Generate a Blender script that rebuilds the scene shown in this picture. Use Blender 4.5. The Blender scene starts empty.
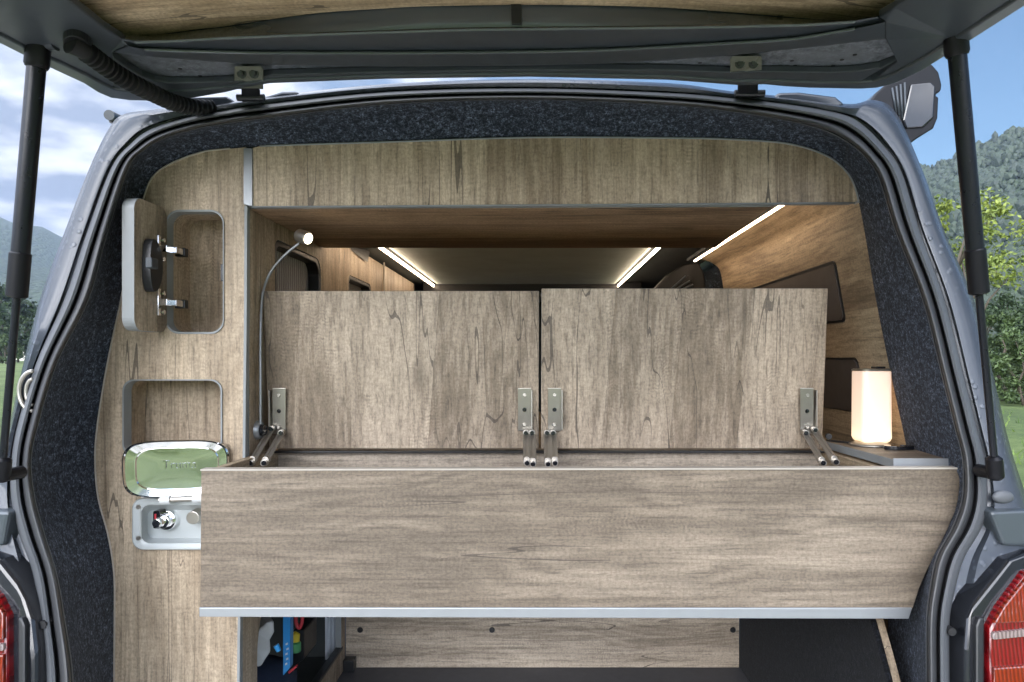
import bpy, bmesh, math, random
from mathutils import Vector, Matrix, noise

random.seed(7)
F = 682.67            # focal length in pixels of a 24 mm lens on a 1024 px wide picture
VX, VY = 538.0, 361.0 # where level lines running forward meet in the picture
CZ = 1.46             # camera height above the meadow
scene = bpy.context.scene
col = scene.collection


def P(px, py, d):
    """world point at depth d (metres forward of the camera) seen at px, py"""
    return Vector(((px - VX) * d / F, d, CZ + (VY - py) * d / F))


def W(x, y, z):
    return Vector((x, y, CZ + z))


# ------------------------------------------------------------------ materials
class NT:
    def __init__(self, name):
        self.m = bpy.data.materials.new(name)
        self.m.use_nodes = True
        self.t = self.m.node_tree
        self.b = self.t.nodes['Principled BSDF']

    def n(self, typ, **kw):
        nd = self.t.nodes.new(typ)
        for k, v in kw.items():
            if k.startswith('i_'):
                nd.inputs[k[2:].replace('_', ' ')].default_value = v
            else:
                setattr(nd, k, v)
        return nd

    def l(self, a, b):
        self.t.links.new(a, b)

    def math(self, op, a, b=None, c=None, clamp=False):
        nd = self.t.nodes.new('ShaderNodeMath')
        nd.operation = op
        nd.use_clamp = clamp
        for i, v in enumerate((a, b, c)):
            if v is None:
                continue
            if isinstance(v, (int, float)):
                nd.inputs[i].default_value = v
            else:
                self.l(v, nd.inputs[i])
        return nd.outputs[0]

    def ramp(self, fac, stops):
        nd = self.t.nodes.new('ShaderNodeValToRGB')
        el = nd.color_ramp.elements
        while len(el) < len(stops):
            el.new(0.5)
        for e, (p, c) in zip(el, stops):
            e.position = p
            e.color = (c[0], c[1], c[2], 1) if not isinstance(c, (int, float)) else (c, c, c, 1)
        self.l(fac, nd.inputs[0])
        return nd.outputs[0]

    def mix(self, fac, a, b, blend='MIX'):
        nd = self.t.nodes.new('ShaderNodeMix')
        nd.data_type = 'RGBA'
        nd.blend_type = blend
        for sock, v in ((nd.inputs[0], fac), (nd.inputs[6], a), (nd.inputs[7], b)):
            if isinstance(v, (int, float)):
                sock.default_value = v
            elif isinstance(v, (tuple, list)):
                sock.default_value = (v[0], v[1], v[2], 1)
            else:
                self.l(v, sock)
        return nd.outputs[2]

    def noise(self, vec, scale, detail=2.0, rough=0.5, dist=0.0):
        nd = self.n('ShaderNodeTexNoise', i_Scale=scale, i_Detail=detail, i_Roughness=rough, i_Distortion=dist)
        if vec is not None:
            self.l(vec, nd.inputs['Vector'])
        return nd.outputs[0]

    def obj(self):
        return self.n('ShaderNodeTexCoord').outputs['Object']

    def bump(self, h, strength, dist=0.001):
        nd = self.n('ShaderNodeBump', i_Strength=strength, i_Distance=dist)
        self.l(h, nd.inputs['Height'])
        self.l(nd.outputs[0], self.b.inputs['Normal'])


def plain(name, colr, rough=0.5, metal=0.0, var=0.12, vscale=14.0, bump=0.0, bscale=300.0, coat=0.0, rvar=0.1):
    k = NT(name)
    o = k.obj()
    f = k.noise(o, vscale, 4, 0.6)
    c = k.mix(k.math('MULTIPLY', f, 1.0), tuple(v * (1 - var) for v in colr), tuple(min(1, v * (1 + var)) for v in colr))
    k.l(c, k.b.inputs['Base Color'])
    r = k.math('ADD', k.math('MULTIPLY', k.noise(o, vscale * 3, 4, 0.65), rvar * 2), rough - rvar)
    k.l(r, k.b.inputs['Roughness'])
    k.b.inputs['Metallic'].default_value = metal
    k.b.inputs['Coat Weight'].default_value = coat
    if bump:
        k.bump(k.noise(o, bscale, 3), bump)
    return k.m


def wood(name, axis, light=(0.375, 0.312, 0.243), dark=(0.205, 0.165, 0.124), offs=(0, 0, 0), plank=0.135):
    """saw-marked grey-brown oak board; axis is the way the grain runs"""
    k = NT(name)
    mp = k.n('ShaderNodeMapping')
    mp.inputs['Location'].default_value = offs
    if axis == 'X':      # grain along X -> rotate so that it lies along local z
        mp.inputs['Rotation'].default_value = (0, math.radians(90), 0)
    elif axis == 'Y':
        mp.inputs['Rotation'].default_value = (math.radians(90), 0, 0)
    k.l(k.obj(), mp.inputs['Vector'])
    v = mp.outputs[0]

    def st(sx, sz):
        s = k.n('ShaderNodeVectorMath', operation='MULTIPLY')
        k.l(v, s.inputs[0])
        s.inputs[1].default_value = (sx, sx, sz)
        return s.outputs[0]
    # figure: warped bands that run along the grain
    warp = k.noise(st(5, 1.6), 1.0, 2)
    broad = k.noise(st(9, 0.9), 1.0, 3, 0.55, 0.6)
    streak = k.noise(st(42, 2.2), 1.0, 4, 0.6, 0.5)
    fibre = k.noise(st(170, 7), 1.0, 4, 0.65)
    patch = k.noise(st(7, 6), 1.0, 3, 0.6)
    # cathedral lines
    sep = k.n('ShaderNodeSeparateXYZ')
    k.l(v, sep.inputs[0])
    across = k.math('ADD', sep.outputs[0], sep.outputs[1])
    ring = k.math('ADD', k.math('MULTIPLY', across, 230.0), k.math('MULTIPLY', warp, 95.0))
    ring = k.math('SINE', ring)
    # planks
    cell = k.math('FLOOR', k.math('DIVIDE', across, plank))
    wn = k.n('ShaderNodeTexWhiteNoise', noise_dimensions='1D')
    k.l(cell, wn.inputs['W'])
    fr = k.math('FRACT', k.math('DIVIDE', across, plank))
    seam = k.math('MULTIPLY', k.math('LESS_THAN', fr, 0.010), k.ramp(k.noise(st(3, 4), 1.0, 2), [(0.38, 0.15), (0.6, 1.0)]))
    tone = k.math('ADD', k.math('MULTIPLY', broad, 0.55), k.math('MULTIPLY', streak, 0.45))
    tone = k.math('ADD', tone, k.math('MULTIPLY', k.math('SUBTRACT', wn.outputs[0], 0.5), 0.22))
    tone = k.math('ADD', tone, k.math('MULTIPLY', ring, 0.028))
    tone = k.math('ADD', tone, k.math('MULTIPLY', k.math('SUBTRACT', patch, 0.5), 0.27))
    mid = tuple((a + b) / 2 for a, b in zip(light, dark))
    c = k.ramp(tone, [(0.27, tuple(x * 0.78 for x in dark)), (0.41, dark), (0.50, mid), (0.62, light), (0.78, tuple(x * 1.1 for x in light))])
    # colour drift between grey and brown
    drift = k.noise(st(4.5, 1.5), 1.0, 2)
    c = k.mix(k.ramp(drift, [(0.35, 0.0), (0.68, 0.55)]), c, k.mix(1.0, c, (0.97, 1.0, 1.03), 'MULTIPLY'))
    fm = k.ramp(fibre, [(0.32, 0.64), (0.46, 0.95), (0.66, 1.12)])
    c = k.mix(1.0, c, fm, 'MULTIPLY')
    grain = k.ramp(k.noise(st(300, 150), 1.0, 2, 0.7), [(0.34, 0.78), (0.5, 1.0), (0.66, 1.14)])
    c = k.mix(1.0, c, grain, 'MULTIPLY')
    # pores: short dark ticks along the grain
    pore = k.ramp(k.noise(st(150, 22), 1.0, 2, 0.6), [(0.58, 0.0), (0.68, 0.42)])
    c = k.mix(pore, c, tuple(x * 0.5 for x in dark))
    # saw marks: short ticks across the grain, in patches
    dash = k.noise(st(75, 230), 1.0, 2, 0.6)
    wav = k.math('SINE', k.math('ADD', k.math('MULTIPLY', sep.outputs[2], 900.0), k.math('MULTIPLY', streak, 26.0)))
    mask = k.ramp(k.noise(st(17, 6), 1.0, 3), [(0.54, 0.0), (0.66, 1.0)])
    saw = k.math('MULTIPLY', k.math('MULTIPLY', wav, k.ramp(k.noise(st(90, 60), 1.0, 2), [(0.4, 0.0), (0.62, 1.0)])), mask)
    sm = k.math('ADD', 1.0, k.math('MULTIPLY', saw, 0.17))
    dm = k.ramp(dash, [(0.30, 0.86), (0.5, 1.0), (0.72, 1.08)])
    c = k.mix(1.0, c, dm, 'MULTIPLY')
    hsv = k.n('ShaderNodeHueSaturation')
    k.l(sm, hsv.inputs['Value'])
    k.l(c, hsv.inputs['Color'])
    c = hsv.outputs[0]
    # cracks along the grain
    cn = k.noise(st(11, 0.75), 1.0, 3, 0.5, 0.25)
    crack = k.math('LESS_THAN', k.math('ABSOLUTE', k.math('SUBTRACT', cn, 0.53)), 0.0022)
    cn2 = k.noise(st(19, 0.6), 1.0, 2, 0.5, 0.3)
    crack2 = k.math('LESS_THAN', k.math('ABSOLUTE', k.math('SUBTRACT', cn2, 0.47)), 0.004)
    crack2 = k.math('MULTIPLY', crack2, k.ramp(k.noise(st(5, 2.2), 1.0, 1), [(0.45, 0.0), (0.53, 0.85)]))
    crack = k.math('MULTIPLY', crack, k.ramp(k.noise(st(6, 3.2), 1.0, 1), [(0.54, 0.0), (0.60, 1.0)]))
    crack = k.math('MAXIMUM', crack, crack2)
    # knots
    vo = k.n('ShaderNodeTexVoronoi', i_Scale=1.0)
    k.l(st(6.5, 3.1), vo.inputs['Vector'])
    kn = k.math('ADD', vo.outputs['Distance'], k.math('MULTIPLY', k.math('SUBTRACT', streak, 0.5), 0.25))
    kn = k.ramp(kn, [(0.04, 0.75), (0.14, 0.0)])
    c = k.mix(k.math('MULTIPLY', kn, 0.75), c, tuple(x * 0.45 for x in dark))
    c = k.mix(k.math('MULTIPLY', crack, 0.8), c, (0.045, 0.036, 0.03))
    c = k.mix(k.math('MULTIPLY', seam, 0.55), c, tuple(x * 0.45 for x in dark))
    k.l(c, k.b.inputs['Base Color'])
    k.b.inputs['Roughness'].default_value = 0.52
    k.b.inputs['Specular IOR Level'].default_value = 0.35
    h = k.math('ADD', k.math('ADD', fibre, k.math('MULTIPLY', saw, 0.6)), k.math('MULTIPLY', k.math('ADD', crack, seam), -2.0))
    k.bump(h, 0.35, 0.0006)
    return k.m


def carpet(name, colr, lightc):
    k = NT(name)
    o = k.obj()
    a = k.noise(o, 270.0, 2, 0.85)
    b = k.noise(o, 105.0, 4, 0.85)
    big = k.noise(o, 9.0, 3, 0.6)
    t = k.math('ADD', k.math('MULTIPLY', a, 0.45), k.math('MULTIPLY', b, 0.55))
    c = k.ramp(t, [(0.42, tuple(x * 0.35 for x in colr)), (0.50, colr), (0.57, lightc), (0.65, tuple(x * 2.7 for x in lightc))])
    c = k.mix(k.ramp(big, [(0.3, 0.0), (0.7, 0.35)]), c, tuple(x * 0.7 for x in colr))
    k.l(c, k.b.inputs['Base Color'])
    k.b.inputs['Roughness'].default_value = 0.95
    k.b.inputs['Specular IOR Level'].default_value = 0.12
    k.b.inputs['Sheen Weight'].default_value = 0.05
    k.b.inputs['Sheen Roughness'].default_value = 0.6
    k.bump(t, 0.9, 0.004)
    return k.m


def paint(name, colr):
    """damp, slightly dusty car paint"""
    k = NT(name)
    o = k.obj()
    drops = k.n('ShaderNodeTexVoronoi', i_Scale=75.0)
    k.l(o, drops.inputs['Vector'])
    dr = k.ramp(drops.outputs['Distance'], [(0.18, 1.0), (0.34, 0.0)])
    msk = k.ramp(k.noise(o, 8.0, 4, 0.65), [(0.47, 0.0), (0.6, 1.0)])
    dr = k.math('MULTIPLY', dr, msk)
    dust = k.ramp(k.noise(o, 9.0, 4, 0.6), [(0.50, 0.0), (0.85, 0.15)])
    c = k.mix(dust, colr, (0.12, 0.13, 0.15))
    c = k.mix(k.math('MULTIPLY', dr, 0.22), c, (0.26, 0.28, 0.32))
    k.l(c, k.b.inputs['Base Color'])
    k.b.inputs['Metallic'].default_value = 0.1
    r = k.math('ADD', 0.2, k.math('MULTIPLY', dust, 0.8))
    k.l(r, k.b.inputs['Roughness'])
    k.b.inputs['Specular IOR Level'].default_value = 0.35
    k.b.inputs['Coat Weight'].default_value = 0.1
    k.b.inputs['Coat Roughness'].default_value = 0.08
    k.bump(dr, 0.5, 0.0015)
    return k.m


def dusty_metal(name):
    k = NT(name)
    o = k.obj()
    s = k.noise(o, 90.0, 5, 0.75, 0.4)
    b = k.noise(o, 16.0, 4, 0.6)
    c = k.ramp(s, [(0.34, (0.05, 0.058, 0.068)), (0.5, (0.13, 0.145, 0.165)), (0.66, (0.24, 0.26, 0.285))])
    c = k.mix(k.ramp(b, [(0.45, 0.0), (0.6, 0.6)]), c, (0.15, 0.165, 0.185))
    k.l(c, k.b.inputs['Base Color'])
    k.b.inputs['Metallic'].default_value = 0.2
    k.l(k.math('ADD', 0.3, k.math('MULTIPLY', s, 0.4)), k.b.inputs['Roughness'])
    k.bump(s, 0.4, 0.001)
    return k.m


def emit(name, colr, strength, base=0.8):
    k = NT(name)
    k.b.inputs['Base Color'].default_value = (base, base, base, 1)
    k.b.inputs['Emission Color'].default_value = (*colr, 1)
    k.b.inputs['Emission Strength'].default_value = strength
    k.b.inputs['Roughness'].default_value = 0.5
    return k.m


M = {}
M['wood_z'] = wood('oak_upright_grain', 'Z', light=(0.412, 0.330, 0.245), dark=(0.222, 0.171, 0.121))  # same oak as the box, lightened for the dimmer light on the lids
M['wood_z2'] = wood('oak_upright_grain_lid', 'Z', light=(0.412, 0.330, 0.245), dark=(0.222, 0.171, 0.121), offs=(3.1, 1.7, 0.4))  # lid tone raised likewise against the weak light inside
M['wood_z3'] = wood('oak_upright_grain_warm', 'Z', light=(0.48, 0.378, 0.268), dark=(0.27, 0.202, 0.135), offs=(7.3, 2.2, 1.9))  # same oak, lightened to make up for weak light on the overhead cabinet
M['wood_x'] = wood('oak_level_grain_darkened', 'X', light=(0.288, 0.231, 0.173), dark=(0.158, 0.124, 0.091), offs=(0.6, 0.3, 2.05), plank=3.0)  # same oak, darkened to offset the strong light on the box front
M['wood_x2'] = wood('oak_level_grain_box', 'X', offs=(4.6, 2.3, 1.3), plank=0.31)
M['wood_x3'] = wood('oak_level_grain_warm', 'X', light=(0.46, 0.305, 0.185), dark=(0.23, 0.145, 0.085), offs=(1.6, 5.3, 2.3), plank=0.31)
M['wood_board'] = wood('oak_level_grain_lightened', 'X', light=(0.58, 0.45, 0.29), dark=(0.36, 0.265, 0.16), offs=(2.6, 5.3, 7.3), plank=0.31)  # same oak, paled to make up for little light below the tailgate
M['wood_y'] = wood('oak_lengthwise_grain', 'Y', light=(0.40, 0.31, 0.205), dark=(0.21, 0.155, 0.10), offs=(2.6, 0.3, 4.3), plank=0.33)
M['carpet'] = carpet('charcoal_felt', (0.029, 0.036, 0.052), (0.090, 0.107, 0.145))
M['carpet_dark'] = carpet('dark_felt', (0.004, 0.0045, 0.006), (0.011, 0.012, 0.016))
M['paint'] = paint('grey_car_paint', (0.050, 0.058, 0.072))
M['paint_dark'] = plain('dark_grey_paint', (0.060, 0.072, 0.082), 0.35, 0.2, 0.18, 10, 0.08, 60, 0.3)
M['trim'] = plain('slate_plastic', (0.040, 0.048, 0.056), 0.42, 0.0, 0.15, 8, 0.12, 500)
M['rubber'] = plain('seal_rubber', (0.040, 0.041, 0.044), 0.45, 0.0, 0.2, 30, 0.15, 250)
M['rubber_grey'] = plain('grey_seal_flange', (0.085, 0.090, 0.098), 0.5, 0.0, 0.15, 22, 0.12, 300)
M['groove'] = plain('black_rubber', (0.010, 0.010, 0.011), 0.6, 0.0, 0.2, 30)
M['strut'] = plain('strut_enamel', (0.007, 0.008, 0.012), 0.3, 0.0, 0.05, 20, 0, 1, 0.1)
M['strut'].node_tree.nodes['Principled BSDF'].inputs['Specular IOR Level'].default_value = 0.3
M['strut_black'] = plain('strut_black', (0.006, 0.006, 0.008), 0.4, 0.0, 0.1, 20)
M['strut_black'].node_tree.nodes['Principled BSDF'].inputs['Specular IOR Level'].default_value = 0.25
M['black'] = plain('black_plastic', (0.012, 0.013, 0.015), 0.35, 0.0, 0.2, 30, 0.1, 400)
M['gloss_black'] = plain('gloss_black_plastic', (0.010, 0.011, 0.014), 0.14, 0.0, 0.2, 12, 0, 1, 0.5, 0.05)
M['dusty'] = dusty_metal('dusty_sheet_metal')
M['alu'] = plain('brushed_aluminium', (0.32, 0.335, 0.35), 0.42, 0.6, 0.06, 40)
M['edge'] = plain('grey_edge_band', (0.235, 0.25, 0.255), 0.45, 0.0, 0.08, 30)
M['edge_brown'] = plain('thin_pale_edge_band', (0.40, 0.36, 0.31), 0.5, 0.0, 0.1, 60)
M['steel'] = plain('hinge_steel', (0.46, 0.43, 0.385), 0.34, 0.9, 0.05, 25, 0, 120, 0, 0.04)
M['olive'] = plain('olive_hinge_steel', (0.20, 0.215, 0.17), 0.45, 0.45, 0.15, 50, 0.15, 300)
M['chrome'] = plain('chrome', (0.86, 0.87, 0.88), 0.06, 1.0, 0.02, 20, 0.02, 30, 0, 0.03)
M['white'] = plain('white_plastic', (0.60, 0.62, 0.63), 0.38, 0.0, 0.05, 12)
M['grey_bowl'] = plain('pale_grey_plastic', (0.46, 0.49, 0.49), 0.35, 0.0, 0.06, 12)
M['shade_brown'] = plain('brown_grey_blind', (0.070, 0.058, 0.052), 0.7, 0.0, 0.12, 20, 0.2, 400)
M['floor'] = plain('dark_rubber_floor', (0.060, 0.062, 0.072), 0.6, 0.0, 0.2, 18, 0.2, 300)
M['ceil_metal'] = plain('anthracite_ceiling', (0.60, 0.68, 0.64), 0.42, 0.15, 0.25, 7, 0.05, 60)
M['ceil_dark'] = plain('dark_headliner', (0.035, 0.042, 0.042), 0.7, 0.0, 0.2, 12, 0.1, 300)
M['blue'] = plain('blue_carton', (0.03, 0.26, 0.62), 0.35, 0.0, 0.12, 25)
M['red'] = plain('red_plastic', (0.45, 0.03, 0.045), 0.4, 0.0, 0.12, 25)
M['yellow'] = plain('yellow_paper', (0.70, 0.55, 0.04), 0.5, 0.0, 0.12, 25)
M['green'] = plain('green_paper', (0.08, 0.33, 0.13), 0.5, 0.0, 0.12, 25)
M['silver'] = plain('silver_sheet', (0.55, 0.59, 0.65), 0.45, 0.3, 0.08, 25)
M['navy'] = plain('navy_cloth', (0.02, 0.035, 0.075), 0.8, 0.0, 0.2, 60, 0.3, 200)
M['led'] = emit('warm_led_strip', (1.0, 0.76, 0.54), 6.0)
M['lamp_glow'] = None
M['reading_glow'] = emit('reading_lamp_glow', (1.0, 0.85, 0.62), 4.0)


def lens_mat(name, c, rough=0.12):
    k = NT(name)
    o = k.obj()
    s = k.n('ShaderNodeTexWave', i_Scale=55.0, i_Distortion=1.5)
    s.bands_direction = 'X'
    k.l(o, s.inputs['Vector'])
    f = k.ramp(s.outputs['Fac'], [(0.1, 0.6), (0.9, 1.2)])
    k.l(k.mix(1.0, c, f, 'MULTIPLY'), k.b.inputs['Base Color'])
    k.b.inputs['Roughness'].default_value = rough
    k.b.inputs['Coat Weight'].default_value = 0.8
    k.bump(s.outputs['Fac'], 0.35, 0.002)
    return k.m


M['lens_red'] = lens_mat('red_lens', (0.15, 0.003, 0.005))
M['lens_orange'] = lens_mat('amber_lens', (0.17, 0.014, 0.003))
M['lens_clear'] = lens_mat('clear_lens', (0.20, 0.15, 0.14))


M['highlight_bead'] = plain('slate_edge_highlight', (0.13, 0.145, 0.16), 0.2, 0.3, 0.05, 10, 0, 1, 0.8)  # paler than the trim, so the folds carry a painted highlight
M['gloss_paint'] = plain('glossy_dark_paint', (0.065, 0.078, 0.092), 0.12, 0.1, 0.1, 8, 0.03, 30, 1.0, 0.04)


def lamp_mat():
    # frosted glass lit from inside: brightest just above the bulb at the foot
    k = NT('lit_frosted_glass')
    sep = k.n('ShaderNodeSeparateXYZ')
    k.l(k.obj(), sep.inputs[0])
    h = k.math('DIVIDE', k.math('SUBTRACT', sep.outputs[2], CZ - 0.16), 0.145)
    k.b.inputs['Base Color'].default_value = (0.8, 0.74, 0.66, 1)
    k.b.inputs['Roughness'].default_value = 0.4
    c = k.ramp(h, [(0.0, (1.0, 0.60, 0.28)), (0.12, (1.0, 0.74, 0.42)), (0.3, (1.0, 0.65, 0.41)), (1.0, (1.0, 0.60, 0.38))])
    s = k.ramp(h, [(0.0, 0.85), (0.10, 1.0), (0.25, 0.74), (0.7, 0.56), (1.0, 0.42)])
    k.l(c, k.b.inputs['Emission Color'])
    k.l(k.math('MULTIPLY', s, 0.34), k.b.inputs['Emission Strength'])
    return k.m


M['lamp_glow'] = lamp_mat()


def shade_mat():
    k = NT('pleated_blind_cloth')
    sep = k.n('ShaderNodeSeparateXYZ')
    k.l(k.obj(), sep.inputs[0])
    s = k.math('SINE', k.math('MULTIPLY', sep.outputs[1], 480.0))
    c = k.ramp(k.math('MULTIPLY_ADD', s, 0.5, 0.5), [(0.0, (0.30, 0.29, 0.29)), (1.0, (0.55, 0.54, 0.54))])
    k.l(c, k.b.inputs['Base Color'])
    k.b.inputs['Roughness'].default_value = 0.8
    k.bump(s, 0.6, 0.004)
    return k.m


M['shade'] = shade_mat()


def grass_mat():
    k = NT('meadow_grass')
    o = k.obj()
    a = k.noise(o, 0.09, 4, 0.6)
    b = k.noise(o, 2.2, 5, 0.7)
    c2 = k.noise(o, 38.0, 3, 0.7)
    t = k.math('ADD', k.math('MULTIPLY', a, 0.4), k.math('ADD', k.math('MULTIPLY', b, 0.3), k.math('MULTIPLY', c2, 0.3)))
    c = k.ramp(t, [(0.38, (0.030, 0.055, 0.012)), (0.5, (0.085, 0.125, 0.030)), (0.60, (0.17, 0.205, 0.065))])
    k.l(c, k.b.inputs['Base Color'])
    k.b.inputs['Roughness'].default_value = 0.85
    k.bump(c2, 0.8, 0.04)
    return k.m


def hill_mat():
    k = NT('wooded_hillside')
    o = k.obj()
    v = k.n('ShaderNodeTexVoronoi', i_Scale=0.11)
    k.l(o, v.inputs['Vector'])
    a = k.noise(o, 0.010, 4, 0.6)
    t = k.math('ADD', k.math('MULTIPLY', v.outputs['Distance'], 0.4), k.math('MULTIPLY', a, 0.7))
    c = k.ramp(t, [(0.25, (0.018, 0.032, 0.013)), (0.5, (0.026, 0.044, 0.016)), (0.75, (0.038, 0.058, 0.021))])
    k.l(c, k.b.inputs['Base Color'])
    k.b.inputs['Roughness'].default_value = 0.95
    k.bump(k.math('MULTIPLY', v.outputs['Distance'], -1.0), 1.0, 5.0)
    return k.m


def leaf_mat(name, dark, light):
    k = NT(name)
    g = k.n('ShaderNodeNewGeometry')
    f = k.noise(k.obj(), 0.9, 3, 0.6)
    r = k.math('ADD', k.math('MULTIPLY', f, 0.6), k.math('MULTIPLY', g.outputs['Random Per Island'], 0.4))
    k.l(k.ramp(r, [(0.25, dark), (0.75, light)]), k.b.inputs['Base Color'])
    k.b.inputs['Roughness'].default_value = 0.6
    k.b.inputs['Subsurface Weight'].default_value = 0.0
    return k.m


M['grass'] = grass_mat()
M['hill'] = hill_mat()
M['leaf_dark'] = leaf_mat('dark_leaves', (0.014, 0.030, 0.010), (0.045, 0.078, 0.024))
M['leaf_mid'] = leaf_mat('mid_green_leaves', (0.028, 0.052, 0.014), (0.075, 0.115, 0.032))
M['leaf_lime'] = leaf_mat('yellow_green_leaves', (0.075, 0.115, 0.014), (0.23, 0.275, 0.042))
M['leaf_hill'] = leaf_mat('hill_wood_leaves', (0.010, 0.021, 0.009), (0.026, 0.043, 0.016))
M['bark'] = plain('bark', (0.10, 0.08, 0.06), 0.9, 0, 0.3, 4, 0.5, 25)
M['render'] = plain('pale_render', (0.62, 0.58, 0.52), 0.85, 0, 0.06, 1.5)
M['tile'] = plain('red_roof_tile', (0.38, 0.13, 0.075), 0.8, 0, 0.2, 2.0)
M['pane'] = plain('dark_pane', (0.03, 0.035, 0.04), 0.15)


# ------------------------------------------------------------------ object helpers
def finish(name, me, mat, parent=None, smooth=False, bevel=0.0, seg=2, label=None):
    o = bpy.data.objects.new(name, me)
    col.objects.link(o)
    mats = mat if isinstance(mat, (list, tuple)) else [mat]
    for m in mats:
        me.materials.append(m)
    if parent is not None:
        o.parent = parent
        m = Matrix.Identity(4)
        q = parent
        while q is not None:
            m = Matrix.Translation(-q.location) @ m
            q = q.parent
        o.matrix_parent_inverse = m if parent.type == 'EMPTY' else Matrix.Identity(4)
    if smooth:
        for p in me.polygons:
            p.use_smooth = True
    if bevel:
        b = o.modifiers.new('bevel', 'BEVEL')
        b.width = bevel
        b.segments = seg
        b.limit_method = 'ANGLE'
        b.angle_limit = math.radians(40)
    if label:
        o['label'] = label
    return o


def thing(name, loc, label, cat, group=None):
    o = bpy.data.objects.new(name, None)
    o.empty_display_size = 0.1
    col.objects.link(o)
    o.location = loc
    o['label'] = label
    o['category'] = cat
    if group:
        o['group'] = group
    return o


def bm_obj(name, bm, mat, parent=None, **kw):
    bmesh.ops.recalc_face_normals(bm, faces=bm.faces)
    me = bpy.data.meshes.new(name)
    bm.to_mesh(me)
    bm.free()
    return finish(name, me, mat, parent, **kw)


def bm_box(bm, x0, x1, y0, y1, z0, z1):
    """rel. z (0 = camera height)"""
    vs = [bm.verts.new(W(x, y, z)) for x in (x0, x1) for y in (y0, y1) for z in (z0, z1)]
    for f in ((0, 1, 3, 2), (4, 6, 7, 5), (0, 4, 5, 1), (2, 3, 7, 6), (0, 2, 6, 4), (1, 5, 7, 3)):
        bm.faces.new([vs[i] for i in f])


def box(name, x0, x1, y0, y1, z0, z1, mat, parent=None, bevel=0.0015, **kw):
    bm = bmesh.new()
    bm_box(bm, x0, x1, y0, y1, z0, z1)
    return bm_obj(name, bm, mat, parent, bevel=bevel, **kw)


def bm_fill(bm, loops, vec, edge_slot=0):
    """flat outline with holes, thickened by vec; the rim faces get material slot edge_slot"""
    edges = []
    for lp in loops:
        vs = [bm.verts.new(p) for p in lp]
        for i in range(len(vs)):
            edges.append(bm.edges.new((vs[i], vs[(i + 1) % len(vs)])))
    n = (loops[0][0] * 0)
    for i in range(len(loops[0])):
        n += loops[0][i].cross(loops[0][(i + 1) % len(loops[0])])
    r = bmesh.ops.triangle_fill(bm, edges=edges, use_beauty=True, use_dissolve=False, normal=n.normalized())
    faces = [g for g in r['geom'] if isinstance(g, bmesh.types.BMFace)]
    ex = bmesh.ops.extrude_face_region(bm, geom=faces, use_keep_orig=True)
    nv = [g for g in ex['geom'] if isinstance(g, bmesh.types.BMVert)]
    bmesh.ops.translate(bm, verts=nv, vec=vec)
    caps = set(faces) | {g for g in ex['geom'] if isinstance(g, bmesh.types.BMFace)}
    if edge_slot:
        nvs = set(nv)
        for v in nv:
            for f in v.link_faces:
                if f not in caps:
                    f.material_index = edge_slot


def slab(name, loops, vec, mat, parent=None, bevel=0.0012, **kw):
    bm = bmesh.new()
    if not isinstance(loops[0], (list, tuple)) or isinstance(loops[0], Vector):
        loops = [loops]
    bm_fill(bm, loops, Vector(vec), 1 if isinstance(mat, (list, tuple)) else 0)
    return bm_obj(name, bm, mat, parent, bevel=bevel, **kw)


def px_slab(name, pts, d, th, mat, parent=None, **kw):
    """outline given as picture points at depth d (one number or one per point), thickened away from the camera"""
    ds = d if isinstance(d, (list, tuple)) else [d] * len(pts)
    return slab(name, [P(x, y, q) for (x, y), q in zip(pts, ds)], (0, th, 0), mat, parent, **kw)


def rrect(x0, y0, x1, y1, r, n=7):
    """rounded rectangle as 2-D points"""
    out = []
    rs = r if isinstance(r, (list, tuple)) else (r,) * 4
    for (cx, cy, a0, rr) in ((x1, y1, 0, rs[0]), (x0, y1, 90, rs[1]), (x0, y0, 180, rs[2]), (x1, y0, 270, rs[3])):
        sx = -1 if cx == x1 else 1
        sy = -1 if cy == y1 else 1
        for i in range(n + 1):
            a = math.radians(a0 + 90 * i / n)
            out.append((cx + sx * rr + rr * math.cos(a), cy + sy * rr + rr * math.sin(a)))
    return out


def bm_tube(bm, pts, radii, n=12, caps=True):
    pts = [Vector(p) for p in pts]
    if isinstance(radii, (int, float)):
        radii = [radii] * len(pts)
    rings = []
    t0 = (pts[1] - pts[0]).normalized()
    up = Vector((0, 0, 1)) if abs(t0.z) < 0.9 else Vector((1, 0, 0))
    nrm = (up - t0 * up.dot(t0)).normalized()
    for i, p in enumerate(pts):
        t = (pts[min(i + 1, len(pts) - 1)] - pts[max(i - 1, 0)]).normalized()
        nrm = (nrm - t * nrm.dot(t)).normalized()
        b = t.cross(nrm)
        rings.append([bm.verts.new(p + (nrm * math.cos(2 * math.pi * k / n) + b * math.sin(2 * math.pi * k / n)) * radii[i]) for k in range(n)])
    for a, b in zip(rings, rings[1:]):
        for k in range(n):
            bm.faces.new((a[k], a[(k + 1) % n], b[(k + 1) % n], b[k]))
    if caps:
        bm.faces.new(rings[0][::-1])
        bm.faces.new(rings[-1])


def tube(name, pts, radii, mat, parent=None, n=12, **kw):
    bm = bmesh.new()
    bm_tube(bm, pts, radii, n)
    kw.setdefault('smooth', True)
    o = bm_obj(name, bm, mat, parent, **kw)
    auto_smooth(o)
    return o


def auto_smooth(o, ang=40):
    me = o.data
    bm = bmesh.new()
    bm.from_mesh(me)
    for e in bm.edges:
        e.smooth = not (len(e.link_faces) == 2 and e.calc_face_angle(0) > math.radians(ang))
    bm.to_mesh(me)
    bm.free()


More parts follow.
